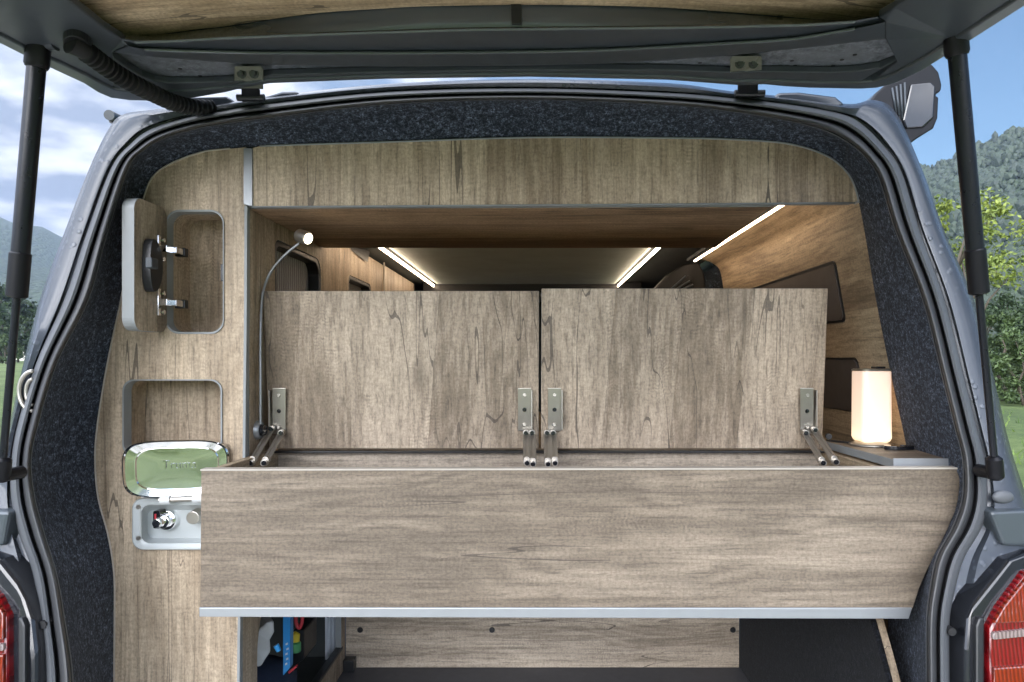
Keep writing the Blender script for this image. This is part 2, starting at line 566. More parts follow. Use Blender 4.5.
def spline(pts, per=6):
    """Catmull-Rom through control points (tuples of any dimension)"""
    out = []
    n = len(pts)
    for i in range(n - 1):
        p0, p1, p2, p3 = pts[max(i - 1, 0)], pts[i], pts[i + 1], pts[min(i + 2, n - 1)]
        for k in range(per):
            t = k / per
            out.append(tuple(0.5 * (2 * b + (c - a) * t + (2 * a - 5 * b + 4 * c - e) * t * t + (3 * b - a - 3 * c + e) * t ** 3)
                             for a, b, c, e in zip(p0, p1, p2, p3)))
    out.append(tuple(pts[-1]))
    return out


def loft(name, rows, mat, parent=None, smooth=True, closed=False, sharp=40, **kw):
    bm = bmesh.new()
    vr = [[bm.verts.new(p) for p in r] for r in rows]
    rr = list(zip(vr, vr[1:]))
    if closed:
        rr.append((vr[-1], vr[0]))
    for a, b in rr:
        for i in range(len(a) - 1):
            bm.faces.new((a[i], a[i + 1], b[i + 1], b[i]))
    o = bm_obj(name, bm, mat, parent, smooth=smooth, **kw)
    auto_smooth(o, sharp)
    return o


def disc(bm, c, axis, r0, r1, h, n=20):
    """short (tapered) cylinder starting at c along axis"""
    a = Vector(axis).normalized()
    bm_tube(bm, [c, c + a * h], [r0, r1], n)


# ------------------------------------------------------------------ stations round the rear opening
# (outer silhouette of the pillar, outer edge of the seal, inner edge of the seal, edge of the carpet at the furniture)
ST = [
    ((-45, 780), (45, 780), (71, 780), (114, 780)),
    ((-45, 682), (45, 682), (71, 682), (114, 682)),
    ((-45, 620), (40, 620), (63, 620), (114.5, 620)),
    ((-38, 560), (33, 572), (55, 574), (114, 574)),
    ((-26, 525), (20, 535), (43, 535), (108, 535)),
    ((-14, 490), (11.5, 497), (33, 497), (98, 497)),
    ((0, 458), (12, 458), (30, 458), (95, 458)),
    ((9, 425), (19, 420), (38, 420), (98, 420)),
    ((23, 365), (37, 362), (56, 362), (108, 360)),
    ((40, 299), (65, 299), (87, 299), (121, 299)),
    ((63, 236), (86, 236), (105, 236), (132, 238)),
    ((89, 169), (111, 169), (127, 169), (144, 197)),
    ((108, 130), (131, 144), (143, 150), (152, 178)),
    ((122, 115), (152, 129), (165, 137), (168, 165)),
    ((150, 110), (189, 117), (200, 127), (200, 152.5)),
    ((200, 105), (225, 110.5), (230, 122), (230, 148.5)),
    ((260, 97), (260, 105), (260, 118), (260, 146)),
    ((386, 84), (386, 92), (386, 103.5), (386, 142)),
    ((530, 79), (530, 88.5), (530, 99), (530, 137.5)),
    ((667, 83), (667, 93), (667, 104), (667, 138)),
    ((730, 91), (735, 98.5), (735, 111), (735, 139.5)),
    ((800, 98), (792, 105), (785, 119), (790, 144)),
    ((850, 104), (840, 114), (825, 129), (825, 155)),
    ((874, 100), (862, 125), (850, 142), (842, 167)),
    ((896, 113), (883, 146), (868, 158), (853, 182)),
    ((922, 169), (901, 172), (881, 179), (859, 203)),
    ((944, 230), (919, 230), (897, 230), (866, 240)),
    ((976, 305), (944, 299), (924, 299), (876, 300)),
    ((994, 378), (964, 378), (944, 378), (892, 380)),
    ((1006, 430), (977, 430), (957, 430), (904, 435)),
    ((1015, 462), (984, 460), (964, 460), (908, 462)),
    ((1028, 500), (987, 497), (964, 497), (906, 500)),
    ((1040, 530), (981, 527), (955, 526), (900, 535)),
    ((1050, 560), (964, 557), (939, 556), (892, 570)),
    ((1055, 590), (955, 587), (932, 587), (889, 595)),
    ((1055, 620), (949, 622), (928, 622), (888, 625)),
    ((1055, 682), (949, 682), (928, 682), (888, 682)),
    ((1055, 780), (949, 780), (928, 780), (888, 780)),
]
SIL, SO, SI, CA = [spline([s[i] for s in ST], 6) for i in range(4)]


def dpl(py, extra=0.0):
    """depth of the rear opening at picture height py: the tail of the van leans forward towards the roof"""
    return 1.10 / (1 - 0.17 * (VY - py) / F) + extra


def mixp(a, b, t):
    return (a[0] + (b[0] - a[0]) * t, a[1] + (b[1] - a[1]) * t)


def line3(pts, extra):
    return [P(x, y, dpl(y) + extra) for x, y in pts]


VAN = thing('camper_van', (-0.06, 2.4, 0), 'grey camper van seen from behind with its tailgate raised and felt lined rear opening', 'camper van')

# body: pillar faces, then sides and roof running forward
rows = [line3(SO, 0.018)]
rows.append(line3([mixp(a, b, 0.10) for a, b in zip(SO, SIL)], 0.016))
rows.append(line3([mixp(a, b, 0.18) for a, b in zip(SO, SIL)], 0.003))
rows.append(line3([mixp(a, b, 0.62) for a, b in zip(SO, SIL)], -0.002))
rows.append(line3([mixp(a, b, 0.80) for a, b in zip(SO, SIL)], 0.004))
rows.append(line3([mixp(a, b, 0.88) for a, b in zip(SO, SIL)], 0.012))
sil = line3(SIL, 0.022)
rows.append(sil)
c0 = Vector((-0.06, 0, CZ - 0.1))
for dy, g in ((0.04, 1.004), (0.12, 1.012), (0.5, 1.015), (2.6, 1.0)):
    rows.append([Vector((c0.x + (p.x - c0.x) * g, p.y + dy if dy < 2 else 3.7, c0.z + (p.z - c0.z) * g)) for p in sil])
body = loft('body_shell', rows, M['paint'], VAN, sharp=50)

# rubber seal: grey flange outside, groove, round bulb inside
rows = []
for t, e in ((-0.04, 0.02), (-0.02, 0.004), (0.10, -0.006), (0.26, -0.009), (0.40, -0.006), (0.46, 0.006)):
    rows.append(line3([mixp(a, b, t) for a, b in zip(SO, SI)], e))
loft('seal_flange', rows, M['rubber_grey'], VAN)
rows = []
for t, e in ((0.44, 0.006), (0.52, 0.010), (0.60, 0.006)):
    rows.append(line3([mixp(a, b, t) for a, b in zip(SO, SI)], e))
loft('seal_groove', rows, M['groove'], VAN)
rows = []
for k in range(11):
    a = math.pi * (k / 10)
    rows.append(line3([mixp(p, q, 0.80 - 0.22 * math.cos(a)) for p, q in zip(SO, SI)], 0.006 - 0.016 * math.sin(a)))
loft('seal_bulb', rows, M['rubber'], VAN)
# thin bright lip where the felt tucks in
rows = []
for k in range(7):
    a = math.pi * (k / 6)
    rows.append(line3([mixp(p, q, 1.05 - 0.05 * math.cos(a)) for p, q in zip(SO, SI)], 0.012 - 0.010 * math.sin(a)))
loft('seal_lip', rows, M['rubber_grey'], VAN)

# felt lining of the opening
NS = len(SI)


def ca_depth(i):
    t = i / (NS - 1)
    return 1.262 if t < 0.66 else 1.262 + min(1, (t - 0.66) / 0.05) * 0.036


ca3 = [P(x, y, ca_depth(i)) for i, (x, y) in enumerate(CA)]
si3 = line3([mixp(a, b, 1.04) for a, b in zip(SO, SI)], 0.010)
rows = [si3]
for t in (0.08, 0.35, 0.7, 0.95):
    bulge = -0.013 * math.sin(math.pi * t)

    r = []
    for i, (a, b) in enumerate(zip(si3, ca3)):
        p = a.lerp(b, t)
        out = Vector((p.x + 0.06, 0, p.z - CZ)).normalized()
        w = 0.0025 * noise.noise(p * 14)
        k_ = i / (NS - 1)
        if 0.62 < k_ < 0.82:
            bulge = 0.004 * math.sin(math.pi * t)
        else:
            bulge = -0.013 * math.sin(math.pi * t)
        r.append(p - out * (bulge + w))
    rows.append(r)
rows.append(ca3)
rows.append([p + Vector((0.0, 0.03, 0)) + Vector((p.x + 0.06, 0, p.z - CZ)).normalized() * (0.018 if i > (NS - 1) * 0.66 else 0) for i, p in enumerate(ca3)])
loft('felt_lining', rows, M['carpet'], VAN, sharp=70)

# floor, ceiling, front end of the interior
box('cargo_floor', -0.95, 0.84, 1.03, 3.6, -0.93, -0.88, M['floor'], VAN)
box('headliner', -0.62, 0.58, 1.30, 3.6, 0.345, 0.365, M['ceil_dark'], VAN)
box('bulkhead', -0.95, 0.84, 3.55, 3.6, -0.88, 0.345, M['ceil_dark'], VAN)
box('headliner_edge', -0.50, 0.45, 2.975, 3.02, 0.300, 0.345, M['black'], VAN)
box('sun_visor', -0.50, 0.45, 3.02, 3.30, 0.285, 0.312, M['edge'], VAN, bevel=0.004)

# dark pillar trim beside the front seats
o = px_slab('pillar_trim', [(640, 300), (655, 288), (668, 274), (682, 265), (699, 262), (704, 272), (708, 300)], 2.32, 0.06, M['groove'], VAN, bevel=0.006)
px_slab('pillar_vent', [(666, 300), (672, 289), (688, 275), (692, 277), (694, 300)], 2.312, 0.004, M['groove'], o)
bm = bmesh.new()
for q in (0, 5, 9):
    bm_tube(bm, [P(669 + q, 291, 2.305), P(686 + q * 0.8, 276 + q, 2.305)], 0.004, 8)
bm_obj('vent_slats', bm, M['trim'], o)

# felt covered side box over the right wheel, oak board behind the felt
sec = [(1.215, -0.414), (1.182, -0.452), (1.150, -0.497), (1.128, -0.530), (1.105, -0.580), (1.085, -0.650), (1.075, -0.75), (1.07, -0.879), (1.956, -0.879), (1.956, -0.414)]
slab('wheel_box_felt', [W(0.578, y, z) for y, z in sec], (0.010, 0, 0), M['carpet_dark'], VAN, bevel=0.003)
slab('wheel_box', [W(0.5885, y + 0.004 if y < 1.3 else y, z) for y, z in sec], (0.013, 0, 0), M['wood_z3'], VAN, bevel=0.001)

# tail lights
def tail_light(pts, lens, stripe, ridge, parent):
    hs = px_slab('tail_light', pts, [dpl(y) - 0.022 for x, y in pts], 0.08, M['gloss_black'], parent, bevel=0.008, seg=3)
    rim = [mixp((sum(p[0] for p in lens) / len(lens), sum(p[1] for p in lens) / len(lens)), p, 1.0) for p in lens]
    px_slab('lens', rim, [dpl(y) - 0.034 for x, y in rim], 0.02, M['lens_red'], hs, bevel=0.004, label='red outer lens of the tail light')
    px_slab('lens', stripe[0], [dpl(y) - 0.0385 for x, y in stripe[0]], 0.008, M['lens_orange'], hs, bevel=0.002, label='amber upper lens of the tail light')
    px_slab('lens', stripe[1], [dpl(y) - 0.0385 for x, y in stripe[1]], 0.008, M['lens_clear'], hs, bevel=0.002, label='pale strip across the tail light')
    px_slab('lens', stripe[2], [dpl(y) - 0.0385 for x, y in stripe[2]], 0.008, M['lens_orange'], hs, bevel=0.002, label='amber lower lens of the tail light')
    px_slab('housing_rib', ridge, [dpl(y) - 0.030 for x, y in ridge], 0.02, M['black'], hs, bevel=0.003)


tail_light([(965, 790), (965, 650), (967, 620), (974, 603), (990, 583), (1008, 561), (1030, 553), (1058, 552), (1058, 790)],
           [(989.5, 790), (989.5, 628), (1000, 608), (1026, 573), (1054, 566), (1054, 790)],
           ([(994, 624), (1004, 607), (1028, 577), (1050, 571), (1050, 621)],
            [(993, 633), (1050, 627), (1050, 634), (993, 640)],
            [(994, 668), (1050, 664), (1050, 780), (994, 780)]),
           [(976, 790), (976, 626), (979, 618), (985, 618), (985, 790)], VAN)
tail_light([(37, 790), (37, 650), (34, 622), (28, 603), (16, 580), (0, 560), (-20, 552), (-48, 551), (-48, 790)],
           [(7, 790), (7, 617), (-2, 598), (-20, 580), (-44, 574), (-44, 790)],
           ([(3, 614), (-6, 600), (-22, 584), (-40, 578), (-40, 640), (3, 640)],
            [(3, 644), (-40, 644), (-40, 651), (3, 651)],
            [(3, 655), (-40, 655), (-40, 780), (3, 780)]),
           [(25, 790), (25, 626), (22, 618), (17, 618), (17, 790)], VAN)
# ledges of painted metal above the lights, rubber plugs
px_slab('lamp_ledge', [(990, 512), (1030, 510), (1046, 524), (1050, 548), (1003, 546)], [dpl(530) - 0.012] * 5, 0.05, M['paint_dark'], VAN, bevel=0.005)
px_slab('lamp_ledge', [(9, 512), (-22, 510), (-32, 524), (-40, 548), (3, 546)], [dpl(530) - 0.012] * 5, 0.05, M['paint_dark'], VAN, bevel=0.005)
for (px, py) in ((952.5, 632), (42.0, 625)):
    bm = bmesh.new()
    c = P(px, py, dpl(py) - 0.011)
    disc(bm, c, (0, 1, 0), 0.006, 0.006, 0.03)
    bm_obj('plug', bm, M['groove'], VAN)
bm = bmesh.new()
bmesh.ops.create_uvsphere(bm, u_segments=16, v_segments=10, radius=1.0, matrix=Matrix.Translation(P(1003, 497, dpl(497) - 0.004)) @ Matrix.Diagonal((0.017, 0.006, 0.010, 1)))
bm_obj('clip', bm, M['rubber_grey'], VAN, smooth=True)
# steel half rings built to stand for a reflection in the left pillar
bm = bmesh.new()
bm_tube(bm, [P(33 - 14 * math.sin(a), 391 - 20 * math.cos(a), dpl(391) - 0.006) for a in [math.pi * k / 16 for k in range(17)]], 0.0032, 10)
bm_tube(bm, [P(33 - 7 * math.sin(a), 392 - 13 * math.cos(a), dpl(391) - 0.003) for a in [math.pi * k / 16 for k in range(17)]], 0.003, 10)
bm_obj('pillar_reflection', bm, M['steel'], VAN, smooth=True)

# raised hinge pads on the roof edge
for pts in ([(163, 112), (170, 100), (186, 96.5), (226, 95.5), (240, 104), (232, 111), (200, 117)],
            [(768, 104), (778, 92), (800, 91.5), (836, 96), (846, 104), (835, 112), (790, 106)],
            [(262, 106), (300, 94), (296, 90.5), (282, 91), (262, 97)],
            [(697, 97), (702, 90), (734, 92), (742, 102), (720, 101)]):
    px_slab('roof_pad', pts, [dpl(y) + 0.006 for x, y in pts], 0.05, M['paint'], VAN, bevel=0.006, seg=3)

# ------------------------------------------------------------------ tailgate
def zr(x):
    return 0.432 + 0.038 * max(0.0, 1 - ((x + 0.07) / 0.66) ** 2)


def T(px, py, dz=0.0):
    """point of the raised tailgate's underside seen at px, py (dz: above that level)"""
    d = 1.05
    for _ in range(25):
        z = zr((px - VX) * d / F) + dz
        d = z * F / (VY - py)
    return P(px, py, d)


E0 = [(-205, -75), (0, 44), (30, 59), (60, 73), (84, 84), (98, 93), (111, 98.5), (130, 101), (155, 101.5), (190, 99), (225, 93), (245, 88), (270, 84), (386, 79.5), (530, 77.5), (667, 80.5), (740, 86), (764, 85), (785, 87), (810, 88.5), (860, 89.5), (877, 88.5), (895, 84), (922, 71), (966, 44), (1024, 7), (1150, -75)]
E0i = [(-205, -86), (-4, 33), (28, 49), (60, 63), (86, 75), (102, 84), (114, 89.5), (132, 92), (155, 93), (190, 91), (225, 88), (245, 84), (270, 80.5), (386, 76.5), (530, 74.3), (667, 77), (740, 82), (764, 81), (785, 82), (810, 83), (857, 83.5), (872, 82), (888, 77), (914, 64), (960, 36), (1020, -3), (1146, -88)]
E1 = [(113, 56), (127, 67), (142, 76), (155, 81), (167, 83), (200, 83), (233, 81.5), (270, 75.5), (386, 72.5), (530, 70), (667, 70.5), (735, 73), (764, 72), (831, 73), (860, 71.5), (880, 68), (897, 61)]
E2 = [(113, 52.5), (130, 54), (150, 56.5), (180, 59), (233, 63), (262, 64.5), (320, 66), (386, 66.8), (530, 65.5), (600, 64), (667, 60), (735, 55), (764, 52), (831, 45), (860, 41.5), (885, 39)]
TG = thing('t', (0, 0, 0), '', '')
bpy.data.objects.remove(TG)
# rim between hinge edge and the open metal channel
loop = [T(x, y) for x, y in E0i[6:-6]] + [T(x, y) for x, y in reversed(E1)]
TG = None
bm = bmesh.new()
skin = [T(x, y, 0.0) + Vector((0, 0, 0.062)) for x, y in E0]
bm_fill(bm, [skin], Vector((0, 0.008, 0.02)))
# (the skin is the outer shell: it carries everything else of the tailgate)
TG = bm_obj('tailgate', bm, M['paint_dark'], VAN, bevel=0.004)
bm = bmesh.new()
a = [T(x, y, -0.004) for x, y in E0]
b = [T(x, y, -0.004) for x, y in E0i]
up = Vector((0, 0.0, 0.062))
vr = [[bm.verts.new(p) for p in r] for r in (a, b, [p + up for p in b], [p + up for p in a])]
for q in range(4):
    r0, r1 = vr[q], vr[(q + 1) % 4]
    for i in range(len(r0) - 1):
        bm.faces.new((r0[i], r0[i + 1], r1[i + 1], r1[i]))
bm_obj('rim', bm, M['paint_dark'], TG, bevel=0.003, smooth=False)
slab('inner_rim', loop, (0, 0, 0.011), M['trim'], TG, bevel=0.002)
E3 = [(128, 46), (145, 49.5), (180, 51), (220, 52), (262, 53), (386, 53.2), (470, 52.6), (560, 51.5), (610, 50), (667, 47), (735, 43), (764, 41.5), (800, 38.5), (855, 29), (885, 22)]
E4 = [(122, 39.5), (135, 42.5), (180, 41), (220, 38.5), (280, 36), (386, 32.5), (470, 30), (560, 29), (610, 28.5), (667, 28), (735, 27), (764, 26), (800, 25.5), (855, 22), (878, 18)]
# slate trim: channel edge -> ridge -> glass edge (one sheet with a fold), plus the broad side wings
left = E0i[:7]
right = E0i[-6:]
wing_l = [T(x, y) for x, y in left] + [T(113, 53)] + [T(128, 46, -0.006), T(122, 39.5, 0.0), T(104, 28), T(92, 18), T(66, -2), T(20, -60), T(-60, -140)]
wing_r = [T(x, y) for x, y in right[::-1]] + [T(897, 62), T(885, 39), T(885, 22, -0.006), T(878, 18, 0.0), T(895, 8), T(912, -6), T(960, -60), T(1020, -140)]
slab('side_wing', wing_l, (0, 0, 0.011), M['trim'], TG, bevel=0.0025)
slab('side_wing', wing_r, (0, 0, 0.011), M['trim'], TG, bevel=0.0025)


def resamp(pts, n):
    L = [0.0]
    for a, b in zip(pts, pts[1:]):
        L.append(L[-1] + math.hypot(b[0] - a[0], b[1] - a[1]))
    out = []
    for k in range(n):
        s = L[-1] * k / (n - 1)
        i = 0
        while i < len(L) - 2 and L[i + 1] < s:
            i += 1
        t = (s - L[i]) / max(1e-9, L[i + 1] - L[i])
        out.append(mixp(pts[i], pts[i + 1], t))
    return out


n = 70
e2, e3, e4 = resamp(E2, n), resamp(E3, n), resamp(E4, n)


def row(pts, dz, dy=0.0):
    return [T(x, y, dz) + Vector((0, dy, 0)) for x, y in pts]


rows = [row(e2, 0.013), row(e2, 0.002), row([mixp(a, b, 0.12) for a, b in zip(e2, e3)], -0.002),
        row([mixp(a, b, 0.88) for a, b in zip(e2, e3)], -0.004), row(e3, -0.0085), row([mixp(a, b, 0.1) for a, b in zip(e3, e4)], -0.003),
        row([mixp(a, b, 0.9) for a, b in zip(e3, e4)], -0.001), row(e4, -0.004), row([(x, y - 1.2) for x, y in e4], -0.003), row([(x, y - 1.4) for x, y in e4], 0.009)]
loft('glass_surround', rows, M['trim'], TG, sharp=25)
# dusty sheet metal floor of the channel
slab('channel_metal', [T(x, y, 0.012) for x, y in E0i[5:-5]] + [T(x, y, 0.012) for x, y in [(912, 50), (900, 36), (880, 30), (860, 30), (735, 42), (610, 48), (386, 52), (220, 50), (140, 46), (108, 42), (98, 60)]], (0, 0, 0.006), M['dusty'], TG, bevel=0)
E5 = [(40, -40), (67, 0), (82, 12), (101, 24), (114, 30), (128, 34), (145, 35), (170, 33), (200, 29), (220, 27), (260, 21), (320, 13), (386, 8.5), (426, 6.5), (512, 5), (590, 5.5), (667, 8), (735, 12.5), (800, 18), (835, 20.5), (855, 21), (872, 18), (890, 11), (906, 0), (935, -40)]
for nm, ee, rr_ in (('highlight_bead', E3[1:-1], 0.0022), ('highlight_bead', E4[1:-1], 0.0020)):  # thin pale tubes added to draw the gloss highlights along both folds
    tube(nm, [T(x, y, -0.0072 if ee[0] == E3[1] else -0.0035) for x, y in resamp(ee, 50)], rr_, M['highlight_bead'], TG, 8)
# glossy painted step between the surround and the oak board
nn = 80
f4 = resamp([(112, 31), (118, 36.5)] + [(x, y - 1.3) for x, y in E4[1:-1]] + [(880, 15), (890, 8)], nn)
f5 = resamp([(90, 14)] + E5[3:-3] + [(896, 5)], nn)
HB = 0.0321
rows = [row(f4, -0.002), row([mixp(a, b, 0.06) for a, b in zip(f4, f5)], 0.001)]
for t in (0.25, 0.5, 0.75, 1.0, 1.25):
    rows.append(row([mixp(a, b, t) for a, b in zip(f4, f5)], -0.002 + HB * t))
loft('painted_step', rows, M['gloss_paint'], TG)
bar = []
for (x, y) in ((511.5, 24), (521.5, 24), (521.5, 4), (510.5, 4)):
    t = (29 - y) / 24
    bar.append(T(x, y, -0.002 + HB * t - 0.003))
slab('brake_light', bar, (0, 0.004, 0), M['black'], TG, bevel=0.0008)
# oak board over the inside of the tailgate
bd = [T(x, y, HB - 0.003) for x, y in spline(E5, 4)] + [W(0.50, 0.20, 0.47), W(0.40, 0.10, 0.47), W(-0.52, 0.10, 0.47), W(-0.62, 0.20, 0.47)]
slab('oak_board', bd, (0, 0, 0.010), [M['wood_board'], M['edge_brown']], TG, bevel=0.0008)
# small holes and screws in the channel
for (x, y) in ((700, 63), (792, 61), (842, 60), (833, 66), (200, 76), (180, 69), (683, 66), (795, 66), (660, 66), (855, 55)):
    bm = bmesh.new()
    disc(bm, T(x, y, 0.0115), (0, 0, 1), 0.0032, 0.0032, 0.004, 12)
    bm_obj('drain_hole', bm, M['groove'], TG)

# hinges
def hinge(x0, x1, y0, y1, yk):
    w = x1 - x0
    dt, db = T(x0, y0).y - 0.002, T(x0, y1).y + 0.010
    h = px_slab('tailgate_hinge', [(x0, y0 + 1.5), (x0 + 2, y0), (x1 - 2, y0), (x1, y0 + 1.5), (x1, y1), (x0, y1)], [dt, dt, dt, dt, db, db], 0.006, M['olive'], VAN, bevel=0.001)
    px_slab('knuckle', [(x0 + w * .25, y1), (x1 - w * .12, y1), (x1 - w * .12, yk), (x0 + w * .25, yk)], [db, db, dpl(yk) - 0.004, dpl(yk) - 0.004], 0.008, M['black'], h)
    bm = bmesh.new()
    bm_tube(bm, [P(x0 + w * 0.12, yk - 3.5, dpl(yk) - 0.008), P(x1 + w * 0.08, yk - 3.5, dpl(yk) - 0.008)], 0.006, 12)
    bm_obj('pin', bm, M['black'], h, smooth=False)
    for f in (0.28, 0.72):
        c = P(x0 + w * f, y0 + 7.5, dt + (db - dt) * 0.25 - 0.001)
        bm = bmesh.new()
        disc(bm, c, (0, -1, -0.3), 0.0075, 0.0075, 0.002, 20)
        disc(bm, c + Vector((0, -0.002, 0)), (0, -1, -0.3), 0.005, 0.0046, 0.004, 6)
        bm_obj('bolt', bm, M['gloss_black'], h)


hinge(234, 262, 66, 88, 101)
hinge(731, 762, 56, 82, 97)

# gas struts
def strut(top, mid, bot, sgn):
    d = (bot - top)
    t = d.normalized()
    s = tube('gas_strut', [top, top + d * mid], 0.0118, M['strut'], VAN, 18)
    m = top + d * mid
    tube('strut_collar', [m - t * 0.055, m - t * 0.053, m + t * 0.008, m + t * 0.010], [0.0118, 0.0136, 0.0136, 0.011], M['strut_black'], s, 18)
    tube('strut_rod', [m, bot], 0.0052, M['strut'], s, 14)
    tube('strut_socket', [bot - t * 0.028, bot - t * 0.024, bot + t * 0.004, bot + t * 0.008], [0.007, 0.0115, 0.0115, 0.008], M['strut_black'], s, 14)
    tube('strut_socket', [top - t * 0.012, top - t * 0.008, top + t * 0.030, top + t * 0.034], [0.010, 0.0155, 0.0155, 0.0135], M['strut_black'], s, 14)
    bm = bmesh.new()
    disc(bm, top + Vector((-sgn * 0.024, 0.0, 0.002)), (sgn, 0, 0), 0.012, 0.012, 0.02, 14)
    disc(bm, top + Vector((-sgn * 0.03, 0.0, 0.004)), (0, 0, 1), 0.022, 0.022, 0.01, 18)
    bm_obj('ball_mount', bm, M['trim'], s)
    bm = bmesh.new()
    disc(bm, bot + Vector((-sgn * 0.002, 0, 0)), (0, 1, 0), 0.009, 0.010, 0.035, 14)
    bm_obj('ball_mount', bm, M['strut_black'], s)


dtop = 0.956
strut(P(38.5, 44, 0.95), 0.0, P(2.5, 474, 1.0), -1) if False else None
strut(P(38.5, 43, 0.952), 0.56, P(1.5, 476, 1.00), -1)
strut(P(955, 30, 0.925), 0.555, P(995.5, 474, 1.02), 1)

# corrugated wiring hose
path = spline([tuple(T(70, 43, -0.012)), tuple(T(86, 52, -0.016)), tuple(T(108, 68, -0.022)), tuple(P(130, 82, 1.02)), tuple(P(152, 93, 1.07)), tuple(P(172, 102, 1.115)), tuple(P(192, 107, 1.15)), tuple(P(212, 108, 1.18))], 26)
rad = []
for i in range(len(path)):
    f = i / len(path)
    base = 0.0105 - 0.001 * f
    rad.append(base + (0.0040 * (1 if i % 6 < 3 else -0.4) if f > 0.14 else 0.004 - f * 0.02))
hose = tube('wiring_hose', path, rad, M['groove'], VAN, 14)
bm = bmesh.new()
bm_fill(bm, [[T(x, y, -0.010) for x, y in [(78 + 15 * math.cos(q) * 1.0 - 3 * math.sin(q), 47 + 6 * math.cos(q) + 9 * math.sin(q)) for q in [2 * math.pi * k / 24 for k in range(24)]]]], Vector((0, 0, 0.012)))
bm_obj('hose_grommet', bm, M['black'], hose, bevel=0.003)

# ------------------------------------------------------------------ roll-out awning beside the roof
AW = thing('roll_out_awning', P(905, 120, 1.30), 'dark grey roll-out awning case seen end on beyond the right roof edge', 'awning')
end = [(868, 104), (877, 92), (900, 72), (918, 63), (932, 64), (939, 72), (942, 84), (941, 91), (937, 93.5), (936, 95.5), (939, 97), (938, 118), (934, 128), (918, 138), (911, 143), (904, 138), (894, 118)]
px_slab('end_cap', end, 1.30, 0.012, M['strut_black'], AW, bevel=0.003)
case = [mixp((912, 100), p, 0.97) for p in end]
slab('case', [P(x, y, 1.312) for x, y in case], (0.02, 2.3, 0), M['paint_dark'], AW, bevel=0.003)
bm = bmesh.new()
for q in range(4):
    bm_tube(bm, [P(892 + q * 4.2, 88 - q * 1.8, 1.299), P(896 + q * 3.2, 112 + q * 3.5, 1.299)], 0.0022, 8)
bm_obj('ridge', bm, M['trim'], AW, smooth=True)
px_slab('face_plate', [(911, 84), (931, 82), (936, 87), (934, 118), (924, 127), (906, 128), (903, 120)], 1.296, 0.006, M['gloss_black'], AW, bevel=0.004)
px_slab('foot', [(903, 134), (932, 130), (911, 146)], 1.305, 0.2, M['leaf_mid'], AW, bevel=0.002) if False else None
# small stub on the far left of the roof
SB = thing('roof_bracket', P(116, 119, 1.25), 'small dark tube end poking out beside the left roof corner', 'bracket')
tube('bracket_tube', [P(109, 115, 1.22), P(122, 121, 1.27)], 0.009, M['trim'], SB, 16)
bm = bmesh.new()
bm_tube(bm, [P(111, 121, 1.23), P(122, 127, 1.27)], 0.004, 8)
bm_obj('clip', bm, M['black'], SB)

# ------------------------------------------------------------------ left cabinet
CD = 1.260
TC = thing('tall_cabinet', W(-0.65, 1.30, -0.88), 'tall oak cabinet on the left with rounded niches, an open flap and shower socket', 'cabinet')
edge = [CA[i] for i in range(0, 15 * 6 + 1)]
out = [P(x, y, CD) for x, y in edge] + [P(246, 147, CD), P(246, 300, CD), P(244, 460, CD), P(238.5, 620, CD), P(237, 780, CD)]
h1 = rrect(167, 211, 224, 333, 13)
h2 = rrect(124, 380, 222, 455, 11)
h3 = rrect(139, 504, 229, 544, 8)
slab('front_panel', [out, [P(x, y, CD) for x, y in h1], [P(x, y, CD) for x, y in h2], [P(x, y, CD) for x, y in h3]], (0, 0.018, 0), [M['wood_z3'], M['edge']], TC, bevel=0.0008)


def niche(pts, deep):
    c = (sum(p[0] for p in pts) / len(pts), sum(p[1] for p in pts) / len(pts))
    pts = pts + [pts[0]]
    grow = [mixp(c, p, 1.0) for p in pts]
    rows = [[P(x, y, CD + 0.0185) for x, y in grow], [P(x, y, CD + 0.0185) + Vector((0, deep, 0)) for x, y in grow]]
    bm = bmesh.new()
    vr = [[bm.verts.new(p) for p in r[:-1]] for r in rows]
    k = len(vr[0])
    for i in range(k):
        bm.faces.new((vr[0][i], vr[0][(i + 1) % k], vr[1][(i + 1) % k], vr[1][i]))
    bm.faces.new(vr[1])
    nb = bm_obj('niche', bm, M['wood_z3'], TC)
    # edge trim: thin grey band round the opening, a touch proud of the panel
    bm = bmesh.new()
    lo = []
    for (f, e) in ((0.985, 0.021), (0.985, -0.003), (1.016, -0.003), (1.016, 0.0)):
        lo.append([bm.verts.new(P(*mixp(c, p, f), CD) + Vector((0, e, 0))) for p in pts[:-1]])
    for a, b in zip(lo, lo[1:]):
        for i in range(k):
            bm.faces.new((a[i], a[(i + 1) % k], b[(i + 1) % k], b[i]))
    bm_obj('edge_trim', bm, M['edge'], nb)
    return nb


n1 = niche(h1, 0.085)
n2 = niche(h2, 0.07)
# black catch in the upper niche
px_slab('catch', [(220.5, 264), (223, 264), (223, 281), (220.5, 281)], CD + 0.012, 0.012, M['black'], n1)
